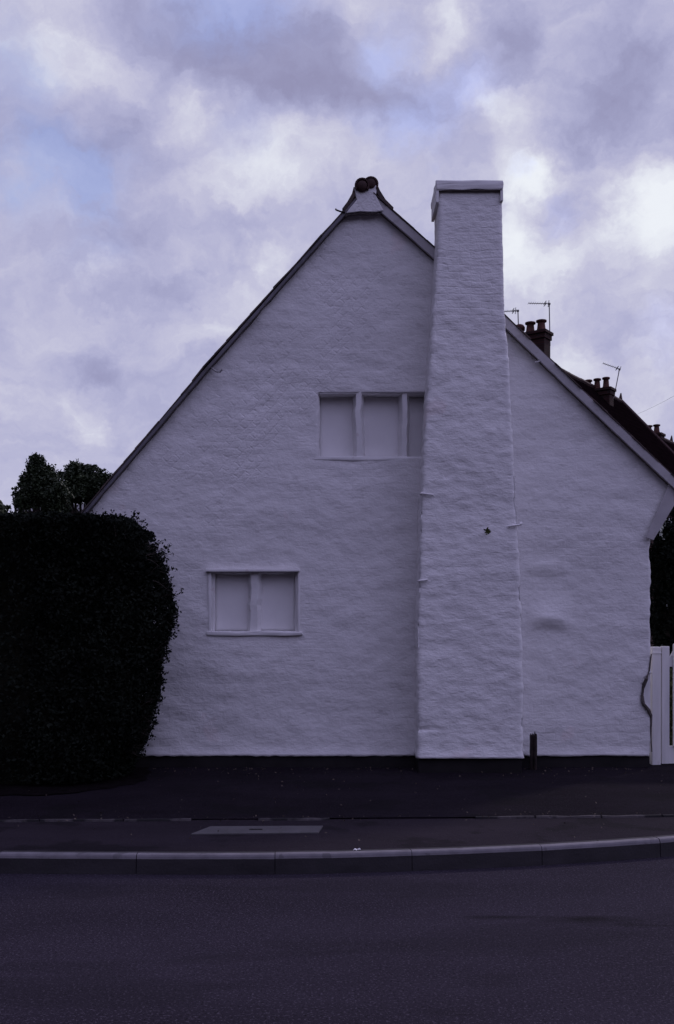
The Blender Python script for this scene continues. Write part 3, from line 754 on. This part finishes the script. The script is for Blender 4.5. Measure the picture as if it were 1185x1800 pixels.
mb.add(vs, [(i*4+k, i*4+(k+1) % 4, (i+1)*4+(k+1) % 4, (i+1)*4+k) for i in range(3) for k in range(4)] + [(0, 1, 2, 3), (15, 14, 13, 12)]); mb.build('ridge_flashing', m_tile, cot)
mb = MB(); pa = [vz(623, 330), vz(620, 342), vz(612, 356), vz(603, 368)]; vs = []
for x_, z_ in pa: vs += [(x_-.008, DV+.0, z_+.010), (x_+.026, DV+.0, z_-.008), (x_+.026, YB, z_-.008), (x_-.008, YB, z_+.010)]
mb.add(vs, [(i*4+k, i*4+(k+1) % 4, (i+1)*4+(k+1) % 4, (i+1)*4+k) for i in range(3) for k in range(4)] + [(0, 1, 2, 3), (15, 14, 13, 12)]); mb.build('ridge_flashing', m_tile, cot)
# stray hooks under the verges
def hook(pts, r_, m):
    mb = MB(); mb.tube([P(x_, y_, DW-.09+o_) for x_, y_, o_ in pts], r_, 6); mb.build('verge_hook', m, cot)
hook([(607, 373, 0), (599, 372, 0), (591, 369, -.02), (590, 367, -.02)], .009, m_iron)
hook([(371, 646, .06), (380, 653, .03), (387, 654, .0), (391, 649, -.02)], .011, m_board)
hook([(953, 628, .04), (949, 635, .02), (940, 637, 0)], .010, m_board)
# dark cable / render edge round the broken corner, and the pale stone inside it
mb = MB(); pts = [(1144,1150),(1142,1178),(1134,1192),(1130,1208),(1128.5,1222),(1131,1236),(1137,1248),(1143,1258),(1144,1300),(1146,1322)]
mb.tube([P(x_, y_, DW-.01)+Vector((0, .01*math.sin(y_), 0)) for x_, y_ in pts], [.008,.010,.014,.018,.020,.021,.018,.014,.010,.010], 7)
mb.build('broken_corner_edge', m_mortar, cot, jitter=.028)
mb = MB(); mb.box(xz(1132,0)[0], xz(1146,0)[0], YF+.045, YF+.12, xz(0,1256)[1], xz(0,1180)[1]); mb.build('corner_stone', m_panel, cot, bevel=.01, sub=3, jitter=.012)
# iron stub beside the breast
pb = P(936, 1352, 10.86); sp = thing('post_stub', (pb.x, 10.80, 0), 'short rusty iron post stub standing in the corner beside the chimney breast', 'post')
mb = MB(); pr = []
hgt_ = P(0, 1292, 10.8).z
for k in range(12):
    f_ = k/11; pr.append((pb.x+.004*math.sin(k*2.3), 10.80, hgt_*f_))
mb.box(pb.x-.034, pb.x+.034, 10.775, 10.825, -.02, hgt_)
mb.tube([(pb.x+.012, 10.77, -.02), (pb.x+.010, 10.77, hgt_*.9)], .016, 7)
mb.build('shaft', m_iron, sp, jitter=.006, sub=4)
mb = MB()
for k in range(7):
    a = k*.9; mb.tube([(pb.x+.028*math.cos(a), 10.80+.028*math.sin(a), hgt_-.03), (pb.x+.032*math.cos(a), 10.80+.03*math.sin(a), hgt_+random.uniform(.005, .035))], [.012, .004], 5)
mb.build('broken_top', m_iron, sp)

# ------------------------------------------------------------------ gate and its post, right edge
DG = 11.16
def g(px): return (px-CX)/F*DG
def gz(py): return EYE+(HZ-py)/F*DG
gpst = thing('gate_post', (g(1153), DG, 0), 'square white painted wooden gate post hard against the cottage corner', 'post')
mb = MB(); mb.box(g(1144.5), g(1160), DG-.04, DG+.06, -.02, gz(1137)); mb.build('post', m_gate, gpst, bevel=.006, jitter=.002)
mb = MB(); mb.box(g(1143.8), g(1160.6), DG-.045, DG+.065, gz(1149), gz(1146)); mb.build('post_band', m_gate, gpst, bevel=.002)
gt = thing('garden_gate', (g(1175), DG, 0), 'white picket garden gate with a curved brace, closed, beside the white post', 'gate')
mb = MB(); mb.box(g(1162), g(1175.5), DG-.03, DG+.03, gz(1342), gz(1136)); mb.build('stile', m_gate, gt, bevel=.005, jitter=.002)
xg1 = g(1162)+1.0
mb = MB(); mb.box(xg1-.085, xg1, DG-.03, DG+.03, gz(1342), gz(1136)); mb.build('stile', m_gate, gt, bevel=.005, jitter=.002)
mb = MB(); mb.box(g(1175.6), xg1-.0855, DG-.018, DG+.018, gz(1172), gz(1153)); mb.build('top_rail', m_gate, gt, bevel=.004)
mb = MB(); mb.box(g(1175.6), xg1-.0855, DG-.018, DG+.018, gz(1342), gz(1311)); mb.build('bottom_rail', m_gate, gt, bevel=.004)
x = g(1181.5)
while x < xg1-.11:
    mb = MB(); f_ = (x-g(1181.5))/.8; top_ = gz(1128)+.05*math.sin(min(1, f_)*3.14)
    mb.prism([(x, gz(1310.8)), (x+.07, gz(1310.8)), (x+.07, top_-.03), (x+.035, top_), (x, top_-.03)], DG-.042, DG-.020); mb.build('picket', m_gate, gt, bevel=.002); x += .105
mb = MB(); mb.tube([(g(1172)+.01, DG, gz(1185)), (g(1176), DG, gz(1165)), (g(1180), DG-.01, gz(1152)), (g(1188), DG-.01, gz(1136)), (g(1200), DG-.01, gz(1126))], .014, 8); mb.build('curved_brace', m_gate, gt)
p2 = thing('gate_post', (xg1+.07, DG, 0), 'square white painted wooden gate post on the far side of the garden gate', 'post')
mb = MB(); mb.box(xg1+.012, xg1+.112, DG-.05, DG+.05, -.02, gz(1130)); mb.build('post', m_gate, p2, bevel=.006)

# ------------------------------------------------------------------ foliage
def leaves(pos, size, ar=.55, droop=0.0, nrm_=None):
    """pos: (n,3) array -> MB-like vertex/face arrays of folded leaf quads"""
    n_ = len(pos)
    a = rng.normal(size=(n_, 3)); a[:, 2] += droop; a /= np.linalg.norm(a, axis=1)[:, None]
    b = rng.normal(size=(n_, 3)); b -= (b*a).sum(1)[:, None]*a; b /= np.linalg.norm(b, axis=1)[:, None]
    s_ = size*rng.uniform(.6, 1.3, n_)[:, None]
    c = np.cross(a, b)
    v = np.stack([pos-a*s_*.5, pos+b*s_*ar*.5+c*s_*.08, pos+a*s_*.5, pos-b*s_*ar*.5+c*s_*.08], 1).reshape(-1, 3)
    return v
def leaf_obj(name, v, m, parent):
    off = root_loc(parent) if parent else Vector((0, 0, 0))
    n_ = len(v)//4; me = bpy.data.meshes.new(name)
    me.vertices.add(n_*4); me.vertices.foreach_set('co', (v-np.array(off)).astype(np.float32).ravel())
    me.loops.add(n_*4); me.loops.foreach_set('vertex_index', np.arange(n_*4, dtype=np.int32))
    me.polygons.add(n_); me.polygons.foreach_set('loop_start', np.arange(n_, dtype=np.int32)*4); me.polygons.foreach_set('loop_total', np.full(n_, 4, dtype=np.int32))
    me.update(); me.validate(); me.materials.append(m)
    o = bpy.data.objects.new(name, me); C.objects.link(o)
    if parent: o.parent = parent
    return o
# hedge in front of the left part of the gable
hd = thing('hedge', (-3.6, 10.2, 0), 'tall dark evergreen hedge with a bulging rounded end against the white gable', 'hedge')
HP = [(1372,228),(1345,236),(1320,246),(1290,262),(1230,276),(1150,290),(1100,302),(1070,303),(1040,298),(1000,288),(965,272),(940,250),(925,246),(914,232),(909,180)]
HD = 10.25
hp = [(EYE+(HZ-py)/F*HD, (px-CX)/F*HD) for py, px in HP]
hz_ = [h[0] for h in hp]; hx_ = [h[1] for h in hp]
ztop = EYE+(HZ-911)/F*HD
def hedge_pt(s, z, dep):
    """s runs: front face from far left to the round end, then round it; dep = metres inside"""
    xr_ = np.interp(z, hz_, hx_)
    rad = .62
    Ls = (xr_-rad+7.0); th = np.clip((s-Ls)/rad, 0, math.pi)
    front = s < Ls
    x = np.where(front, -7.0+s, xr_-rad+(rad-dep)*np.sin(th))
    y = np.where(front, HD-rad+dep, HD-(rad-dep)*np.cos(th))
    bulge = .10*np.sin(z*2.2+.5)
    return np.stack([x, y-bulge*np.where(front, 1, np.cos(th)), z], 1)
def n3(p, sc):
    return np.array([mn.noise(Vector(q)*sc) for q in p])
nl = 62000
s = rng.uniform(0, 7.5, nl); s = np.where(rng.random(nl) < .35, rng.uniform(4.0, 7.2, nl), s)
z = rng.uniform(0.05, ztop, nl); dep = rng.exponential(.07, nl)
p = hedge_pt(s, z, dep)
lump = np.array([mn.noise(Vector((a*2.5, b*2.5, c*2.5))) for a, b, c in p[:, :3]])
p[:, 1] -= lump*.08; p[:, 0] += np.where(s > 4.6, lump*.06, 0)
v1 = leaves(p, .048)
nt_ = 26000     # top
xt = rng.uniform(-7, (180-CX)/F*HD+.45, nt_); yt = rng.uniform(HD-.6, HD+.6, nt_)
zt_ = ztop - rng.exponential(.05, nt_) + .06*np.array([mn.noise(Vector((a*2, b*2, 3))) for a, b in zip(xt, yt)])
zt_ -= .10*np.maximum(0, np.abs(yt-HD)-.4)
zt_ -= np.maximum(0, (xt-(170-CX)/F*HD))*.25
v2 = leaves(np.stack([xt, yt, zt_], 1), .046)
# sprigs that stick out of the outline
sp_pos = []; twigs = MB()
def sprig(px, py, ang, ln, d=HD):
    a = P(px, py, d); dv = Vector((math.cos(ang), random.uniform(-.3, .3), math.sin(ang))).normalized()
    pts = [a - dv*.15 + dv*(ln+.15)*k/6 + Vector((0, 0, .012*math.sin(k)))  for k in range(7)]
    twigs.tube(pts, [.005-.0006*k for k in range(7)], 4)
    for k in range(int(22*ln/.15)):
        f_ = random.random()**.8; q = a+dv*ln*f_ + Vector((random.gauss(0, .014), random.gauss(0, .014), random.gauss(0, .016))); sp_pos.append(q[:])
for px, py, a, l_ in ((280,968,.45,.15),(276,955,.5,.08),(288,1003,.2,.13),(296,1052,.55,.17),(298,1062,.3,.10),(303,1085,.4,.09),(288,975,.2,.10),(300,1100,.3,.07),(194,914,1.5,.11),(197,914,1.7,.07),(212,916,1.6,.09),(216,916,1.2,.07),(231,920,1.4,.13),(236,922,1.2,.12),(243,930,1.1,.12),(247,934,.8,.08),(250,938,.8,.06),
                      (183,908,1.8,.05),(270,1240,-.1,.05),(262,1278,-.3,.06),(290,1160,.0,.05),(287,985,.3,.06),(262,952,.7,.07),(160,905,1.6,.05),(140,902,1.5,.05),(298,1030,.1,.07)):
    sprig(px, py, a, l_)
for k in range(170):
    py = random.uniform(935, 1330); px = np.interp(EYE+(HZ-py)/F*HD, hz_, hx_)*F/HD+CX; sprig(px-4, py, random.uniform(-.6, 1.0), random.uniform(.02, .10), HD+random.uniform(-.25, .3))
for k in range(150):
    px = random.uniform(-20, 240); sprig(px, 914+max(0, px-180)*.15, random.uniform(.9, 2.2), random.uniform(.02, .08), HD+random.uniform(-.5, .5))
v3 = leaves(np.array(sp_pos), .036)
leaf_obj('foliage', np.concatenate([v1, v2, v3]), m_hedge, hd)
tw_ = twigs.build('twigs', m_bark, hd); tw_['kind'] = 'stuff'
# near-black sheet that paints in the ground shade under the hedge
mb = MB(); ed_ = smooth_path([Vector(q_) for q_ in ((-14, 9.1, .016), (-8, 9.2, .016), (-4, 9.05, .016), (-2.7, 9.2, .016), (-2.0, 9.75, .016), (-2.05, 10.93, .016))], 24)
ed_ = [(q_.x+.12*mn.noise(q_*5), min(10.93, q_.y+.16*mn.noise(q_*3+Vector((9, 0, 0)))+.05*mn.noise(q_*17)), .016) for q_ in ed_]
mb.add(ed_+[(-14, 10.93, .016)], [tuple(range(len(ed_)+1))])
tag(mb.build('hedge_shade_sheet', mat('hedge_shade_dark', (.007, .005, .006), .95, .5, 8, bump=[(40, 5, .9, .02, (1, 1, 1))], spec=.03), fixn=False), kind='structure')
# fallen leaves and grit blown against the wall and along the edging
gl = []
for k in range(420):
    q_ = random.random()
    if q_ < .5: gl.append((random.uniform(-2, 3.4), 10.86-random.expovariate(4.5) if True else 0, .018))
    elif q_ < .8: x_ = random.uniform(-4, 4); gl.append((x_, yline(x_)+random.gauss(.02, .08), .016))
    else: gl.append((random.uniform(-3, 3.4), random.uniform(7.2, 10), .016))
gl = np.array(gl); vv = leaves(gl, .022); vv[:, 2] = np.clip(vv[:, 2], .012, .03)
tag(leaf_obj('leaf_litter', vv, mat('dry_leaf', (.09, .07, .055), .8, .5, 9), None), kind='stuff')
# woody heart of the hedge
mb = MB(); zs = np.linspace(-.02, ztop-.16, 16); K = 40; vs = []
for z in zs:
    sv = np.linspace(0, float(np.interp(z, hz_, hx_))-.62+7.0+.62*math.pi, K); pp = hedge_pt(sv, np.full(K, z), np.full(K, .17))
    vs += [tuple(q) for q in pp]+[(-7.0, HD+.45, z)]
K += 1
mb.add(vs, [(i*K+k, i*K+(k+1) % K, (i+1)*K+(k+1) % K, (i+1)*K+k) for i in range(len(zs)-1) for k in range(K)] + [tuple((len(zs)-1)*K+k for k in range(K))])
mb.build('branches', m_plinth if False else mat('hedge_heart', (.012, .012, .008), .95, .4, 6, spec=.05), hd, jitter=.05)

def tree(name, label, cat, base, lobes, nleaf, size, m, group=None, trunk_r=.12, squash=1.0):
    """lobes: (x, y, z, rx, ry, rz) ellipsoids of the crown; limbs run from the trunk to each"""
    t_ = thing(name, base, label, cat, group); b0 = Vector(base)
    top = max((Vector(l[:3]) for l in lobes), key=lambda q_: q_.z)
    mb = MB(); fork = Vector((b0.x, b0.y, top.z*.42))
    mb.tube([b0-Vector((0, 0, .1)), b0.lerp(fork, .5)+Vector((.05, 0, 0)), fork], [trunk_r*1.3, trunk_r, trunk_r*.8], 8)
    for l in lobes:
        q_ = Vector(l[:3]); mid = fork.lerp(q_, .5)+Vector((random.uniform(-.1, .1), random.uniform(-.1, .1), -.08))
        mb.tube([fork-Vector((0, 0, .1)), mid, q_], [trunk_r*.6, trunk_r*.35, trunk_r*.12], 6)
    mb.build('trunk', m_bark, t_)
    P_ = []
    vol = [l[3]*l[4]*l[5] for l in lobes]; tv = sum(vol)
    for l, v_ in zip(lobes, vol):
        k = int(nleaf*v_/tv); ncl = max(9, int(k/40))
        c = rng.normal(size=(ncl, 3)); c /= np.linalg.norm(c, axis=1)[:, None]; c *= rng.uniform(.35, 1.0, (ncl, 1))**.6
        idx = rng.integers(0, ncl, k); q_ = c[idx] + rng.normal(size=(k, 3))*.17
        P_.append(q_*np.array(l[3:6]) + np.array(l[:3]))
    leaf_obj('crown', leaves(np.concatenate(P_), size), m, t_); return t_
def W(px, py, d): return tuple(P(px, py, d))
def lobe(px, py, d, rpx, rpy, ry=None):
    s_ = d/F; c = P(px, py, d); return (c.x, c.y, c.z, rpx*s_, (ry or rpx)*s_, rpy*s_)
d = 22.0
tree('broadleaf_tree', 'dark bushy tree with a pointed upright crown above the hedge, left of the wider crown', 'tree', (P(68,0,d).x, d, 0),
     [lobe(64,826,d,15,26), lobe(78,846,d,20,26), lobe(60,866,d,18,22), lobe(95,868,d,26,24), lobe(38,880,d,14,16), lobe(96,892,d,22,20), lobe(52,882,d,12,12), lobe(64,810,d,7,12), lobe(57,806,d,4,8), lobe(74,818,d,8,6), lobe(46,858,d,9,4), lobe(26,858,d,5,3), lobe(22,868,d,4,4), lobe(84,828,d,7,9), lobe(36,850,d,5,6), lobe(30,866,d,6,8), lobe(86,876,d,16,16), lobe(52,846,d,14,22)], 30000, .07, m_leaf)
d = 23.0
tree('broadleaf_tree', 'dark bushy tree with a wide windswept crown tucked behind the cottage roof', 'tree', (P(150,0,d).x, d, 0),
     [lobe(138,838,d,24,22), lobe(160,850,d,26,22), lobe(130,826,d,14,12), lobe(110,838,d,14,8), lobe(172,836,d,10,12), lobe(112,832,d,10,3), lobe(162,818,d,9,4), lobe(180,827,d,7,3), lobe(196,836,d,9,4), lobe(104,848,d,9,5), lobe(188,848,d,16,16), lobe(112,868,d,18,18), lobe(128,880,d,16,8), lobe(122,852,d,12,10), lobe(150,870,d,30,14), lobe(190,872,d,26,22), lobe(205,890,d,30,30), lobe(170,868,d,20,14), lobe(150,826,d,20,10), lobe(172,862,d,30,24)], 32000, .07, m_leaf)
d = 13.5
tree('garden_shrub', 'lighter green leafy shrub rising just behind the left end of the hedge', 'shrub', (P(10,0,d).x, d, 0),
     [lobe(0,905,d,30,22), lobe(4,890,d,12,10), lobe(40,912,d,40,12), lobe(-30,910,d,40,30), lobe(0,960,d,60,40), lobe(90,915,d,30,9)], 5500, .07, m_leaf2)
# pale flat-roofed building glimpsed behind the trees
d = 27.0
ga = thing('outbuilding', (P(120,0,d).x, d, 0), 'low pale flat-roofed building glimpsed between the trees and the hedge', 'building')
x0, x1 = P(28,0,d).x, P(330,0,d).x
MB().box(x0+.2, x1-.2, d+.2, d+5, -.1, P(0,899,d).z).build('wall', brickmat('garden_brick', (.14, .07, .05), (.11, .06, .05), (.12, .11, .1)), ga)
MB().box(x0, x1, d, d+5.2, P(0,898.5,d).z, P(0,886,d).z).build('roof_fascia', m_render, ga, bevel=.02)
for k in range(3):
    xx = x0+.8+k*1.5
    MB().box(xx, xx+.8, d+.15, d+.22, 1.0, 2.2).build('window', m_glass, ga)
# dark shrub behind the gate
d = 13.2
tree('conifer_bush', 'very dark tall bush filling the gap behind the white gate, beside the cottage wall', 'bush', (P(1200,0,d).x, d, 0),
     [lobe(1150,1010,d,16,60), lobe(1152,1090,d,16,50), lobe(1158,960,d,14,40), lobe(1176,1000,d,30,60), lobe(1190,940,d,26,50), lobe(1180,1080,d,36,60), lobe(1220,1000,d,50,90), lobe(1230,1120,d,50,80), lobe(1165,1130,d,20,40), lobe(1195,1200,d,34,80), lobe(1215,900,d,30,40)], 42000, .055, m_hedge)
d = 12.2
tree('garden_shrub', 'olive green low shrub seen through the slot of the garden gate', 'shrub', (P(1190,0,d).x, d, 0),
     [lobe(1180,1250,d,20,70), lobe(1200,1230,d,30,60)], 4000, .045, m_weed, trunk_r=.03)

# ------------------------------------------------------------------ brick terrace behind, right
a_ = math.atan(.718); u = Vector((math.sin(a_), math.cos(a_), 0)); w = Vector((math.cos(a_), -math.sin(a_), 0)); R0 = Vector((6.39, 30, 0))
def TF(o0=0):
    return lambda v: R0 + u*v.x + w*v.y + Vector((0, 0, v.z))     # local: x along the ridge, y towards the street, z up
tf = TF()
PITCH = 1.12; HALF = 3.7
def zridge_A(t_): return 9.34
houses = [(-7.0, 1.5, 9.36, -1.5, 3, (.43, 1.05)), (1.5, 6.1, 9.36, 3.6, 3, (.38, .98)), (6.1, 11.85, 8.74, 9.45, 2, (.38, .68))]
hl = ['brick terraced house with three clay pots and two aerials, nearest behind the cottage roof',
      'middle brick terraced house, its stack carrying three slim pots and a leaning aerial',
      'lowest, farthest brick terraced house with two pots on its stack']
def pot(mb, c, h, r_, cowl=False):
    if cowl: mb.lathe(c, [(r_*.9, -.05), (r_, .0), (r_*.9, h*.35), (r_*1.25, h*.45), (r_*1.3, h*.7), (r_*.9, h*.92), (r_*.4, h)], 12)
    else: mb.lathe(c, [(r_*1.15, -.05), (r_*1.2, .03), (r_, .07), (r_*.85, h*.72), (r_*.84, h*.80), (r_*1.22, h*.84), (r_*1.24, h*.97), (r_*1.0, h), (r_*.8, h-.01), (r_*.8, h-.06)], 12)
for hi, (t0, t1, zr, tcn_, npots, (su, sw)) in enumerate(houses):
    base = tf(Vector(((t0+t1)/2, 0, 0))); h_ = thing('terraced_house', base, hl[hi], 'house', 'brick terrace stepping down behind the cottage')
    ze = zr-HALF*PITCH
    # walls with gables, as one prism along the ridge
    mb = MB()
    sec = [(-HALF+.25, -.1), (HALF-.25, -.1), (HALF-.25, ze+.12), (0, zr-.22), (-HALF+.25, ze+.12)]
    vs = [tf(Vector((t_, y_, z_))) for t_ in (t0+.004, t1-.004) for y_, z_ in sec]
    mb.add(vs, [(0,1,2,3,4), (9,8,7,6,5)] + [(i, i+5, (i+1) % 5+5, (i+1) % 5) for i in range(5)])
    mb.build('wall', m_brick, h_)
    # roof in slate courses
    mb = MB()
    for sgn in (1, -1):
        nc = 18
        for c_ in range(nc):
            ya, yb_ = HALF*(c_+1)/nc, HALF*c_/nc
            za_, zb_ = zr-ya*PITCH, zr-yb_*PITCH
            for seg_ in range(1):
                e0, e1 = t0-.10*(hi == 0 or hi == 2)*0, t1+(.12 if hi > 0 else 0)
                pr_ = [(ya, za_+.012), (yb_, zb_+.003), (yb_, zb_-.08), (ya, za_-.08)]
                kx = 10; vs = []
                for i in range(kx+1):
                    t_ = e0+(e1-e0)*i/kx
                    for y_, z_ in pr_: vs.append(tf(Vector((t_, sgn*y_, z_+.012*mn.noise(Vector((t_*2, y_*3, hi)))))))
                mb.add(vs, [(i*4+k, i*4+(k+1) % 4, (i+1)*4+(k+1) % 4, (i+1)*4+k) for i in range(kx) for k in range(4)] + [(0,1,2,3), (kx*4+3, kx*4+2, kx*4+1, kx*4)])
    rf = mb.build('roof', m_slate, h_)
    mb = MB(); t_ = t0
    while t_ < t1-.05:
        l_ = min(.45, t1-t_); j = random.uniform(-.01, .01)
        mb.tube([tf(Vector((t_+.005, 0, zr+.0+j))), tf(Vector((t_+l_-.005, 0, zr+.0+j)))], .085, 8); t_ += .45
    mb.build('ridge_tiles', m_ridge, rf)
    if hi > 0:    # raised verge with a little finial at the far end
        mb = MB()
        for sgn in (1, -1):
            pts = [tf(Vector((t1+.06, sgn*HALF*k/12, zr+.03-HALF*k/12*PITCH))) for k in range(13)]; mb.tube(pts, .07, 6)
        mb.tube([tf(Vector((t1+.02, 0, zr))), tf(Vector((t1+.02, 0, zr+.12))), tf(Vector((t1+.06, 0, zr+.30)))], [.07, .06, .02], 7)
        mb.build('verge_tiles', m_ridge, rf)
    # stack: across the ridge, pots in a row along it
    zst = {0: 9.95, 1: 9.30, 2: 8.74}[hi]; yo = {0: .08, 1: .12, 2: .05}[hi]
    mb = MB(); mb.box(tcn_-su/2, tcn_+su/2, yo-sw/2, yo+sw/2, zr-1.6, zst-.26, tf)
    mb.box(tcn_-su/2-.035, tcn_+su/2+.035, yo-sw/2-.035, yo+sw/2+.035, zst-.259, zst-.12, tf)
    mb.box(tcn_-su/2-.07, tcn_+su/2+.07, yo-sw/2-.07, yo+sw/2+.07, zst-.119, zst-.03, tf)
    cs = mb.build('chimney', m_brick, h_, bevel=.01)
    for k in range(npots):
        yy = yo + ((k-(npots-1)/2)*(.34 if hi == 0 else .30 if hi == 1 else .29)); mb = MB()
        pot(mb, tf(Vector((tcn_, yy, zst-.02))), (.33, .36, .34)[hi], (.125, .105, .11)[hi], hi == 0 and k == 0)
        mb.build('chimney_pot', m_pot, cs, smooth=True)
    # gutters, windows, door on the street front and back
    yf = HALF-.25
    mb = MB(); mb.tube([tf(Vector((t0, HALF+.05, ze-.02))), tf(Vector((t1, HALF+.05, ze-.02)))], .06, 8); mb.build('gutter', m_plinth, h_)
    for tt in (t0+.9, t1-2.1):
        for zz in (.9, 3.2):
            if tt < t0+1 and zz < 1 : 
                mb = MB(); mb.box(tt, tt+.9, yf-.02, yf+.05, -.05, 2.1, tf); dr = mb.build('door', m_soffit, h_)
                mb = MB(); mb.box(tt+.78, tt+.82, yf+.052, yf+.10, 1.0, 1.1, tf); mb.build('handle', m_metal, dr); continue
            mb = MB(); mb.box(tt, tt+1.1, yf-.02, yf+.03, zz, zz+1.35, tf); wn = mb.build('window', m_glass, h_)
            mb = MB()
            for bx0, bx1, bz0, bz1 in ((0, .07, 0, 1.35), (1.03, 1.1, 0, 1.35), (.071, 1.029, 0, .07), (.071, 1.029, 1.28, 1.35), (.071, 1.029, .66, .71)): mb.box(tt+bx0, tt+bx1, yf+.032, yf+.07, zz+bz0, zz+bz1, tf)
            mb.build('frame', m_pane_frame, wn)
            mb = MB(); mb.box(tt-.08, tt+1.18, yf-.01, yf+.10, zz-.12, zz-.002, tf); mb.build('sill', m_trim, wn)
# aerials strapped to the stacks
def aerial(mast, boom, d, elem, label):
    m0 = P(*mast[0], d); t_ = thing('tv_aerial', m0, label, 'aerial', 'television aerials on the terrace chimneys')
    pts = [P(*q_, d) for q_ in mast]; mb = MB(); mb.tube(pts, .016, 7); mb.build('mast', m_metal, t_)
    b0, b1 = P(*boom[0], d), P(*boom[1], d); bd = (b1-b0).normalized(); side = Vector((0, 1, 0)); mb = MB(); mb.tube([b0, b1], .011, 6)
    mb.build('boom', m_metal, t_); mb = MB()
    for k in range(9): c = b0.lerp(b1, k/10); mb.tube([c-side*.12, c+side*.12], .004, 5)
    c = b0.lerp(b1, elem); up_ = bd.cross(side).normalized()
    mb.tube([c-up_*.05, c+up_*.05], .012, 6); mb.tube([c-side*.15+up_*.03, c+side*.15+up_*.03], .012, 6); mb.tube([c-side*.15-up_*.03, c+side*.15-up_*.03], .012, 6)
    c = b0.lerp(b1, min(1, elem+.16))
    for zz in (-.05, 0, .05): mb.tube([c-side*.13+up_*zz, c+side*.13+up_*zz], .005, 5)
    mb.tube([c-up_*.10, c+up_*.10], .006, 5)
    mb.build('elements', m_metal, t_); mb = MB(); mb.box(pts[-1].x-.03, pts[-1].x+.03, d-.03, d+.03, pts[-1].z-.035, pts[-1].z+.02); mb.build('clamp', m_metal, t_, bevel=.005)
aerial([(912, 596), (910.5, 546)], [(886, 547.5), (912, 546)], 29.2, .62, 'small aerial with its boom running behind the big white chimney, left of the others')
aerial([(967, 608), (965.5, 534)], [(929, 533), (968, 534)], 28.9, .75, 'tall straight aerial rising at the right edge of the nearest brick stack')
aerial([(1079, 700), (1089, 649)], [(1060, 638.5), (1090, 649)], 33.3, .83, 'leaning aerial with a tilted boom above the middle terrace stack')
# telephone wire to a pole further down the street
pole = thing('telegraph_pole', (8.9, 20, 0), 'dark wooden telegraph pole down the side street carrying the wire', 'pole')
mb = MB(); mb.tube([(8.9, 20, -.1), (8.9, 20, 7.6)], [.13, .09], 10); mb.build('mast', m_bark, pole)
mb = MB(); mb.box(8.45, 9.35, 19.86, 19.95, 7.2, 7.3); mb.build('crossarm', m_bark, pole)
A = P(1118, 729, 35.8); B = Vector((8.6, 19.9, 7.32)); mb = MB()
pts = [A.lerp(B, k/14)-Vector((0, 0, .12*4*(k/14)*(1-k/14))) for k in range(15)]
mb.tube(pts, .0032, 5); tag(mb.build('telephone_wire', m_metal), 'single thin telephone wire slanting up to the right from the brick terrace', 'wire')

# ------------------------------------------------------------------ unseen terrace across the street, added behind the camera to block the low sky
YO = -8.0
ot = thing('terraced_house', (0, YO-4, 0), 'unseen dark brick terrace added across the street to block the low sky', 'house')
mb = MB(); mb.add([(x_, y_, z_) for x_ in (-22, 22) for y_, z_ in ((YO, -.1), (YO, 5.6), (YO-4, 8.6), (YO-8, 5.6), (YO-8, -.1))], [(0,1,2,3,4), (9,8,7,6,5)] + [(i, i+5, (i+1) % 5+5, (i+1) % 5) for i in range(5)])
mb.build('wall', m_brick, ot)
for sg in (1, -1):
    mb = MB(); mb.add([(x_, YO-4+sg*4.3 if k_ in (0, 3) else YO-4, (5.45 if k_ in (0, 3) else 8.68)+(.08 if k_ < 2 else 0)) for x_ in (-22.2, 22.2) for k_ in (0, 1, 2, 3)], [(0,1,2,3), (7,6,5,4), (0,4,5,1), (1,5,6,2), (2,6,7,3), (3,7,4,0)])
    mb.build('roof', m_slate, ot)
for k in range(8):
    xx = -20+k*5.3
    for zz in (.9, 3.5):
        mb = MB(); mb.box(xx, xx+1.2, YO+.002, YO+.04, zz, zz+1.4); wn = mb.build('window', m_glass, ot)
        mb = MB(); mb.box(xx-.05, xx+1.25, YO+.003, YO+.12, zz-.12, zz-.002); mb.build('sill', m_trim, wn)
    mb = MB(); mb.box(xx+2.2, xx+3.1, YO+.002, YO+.05, -.05, 2.1); mb.build('door', m_soffit, ot)
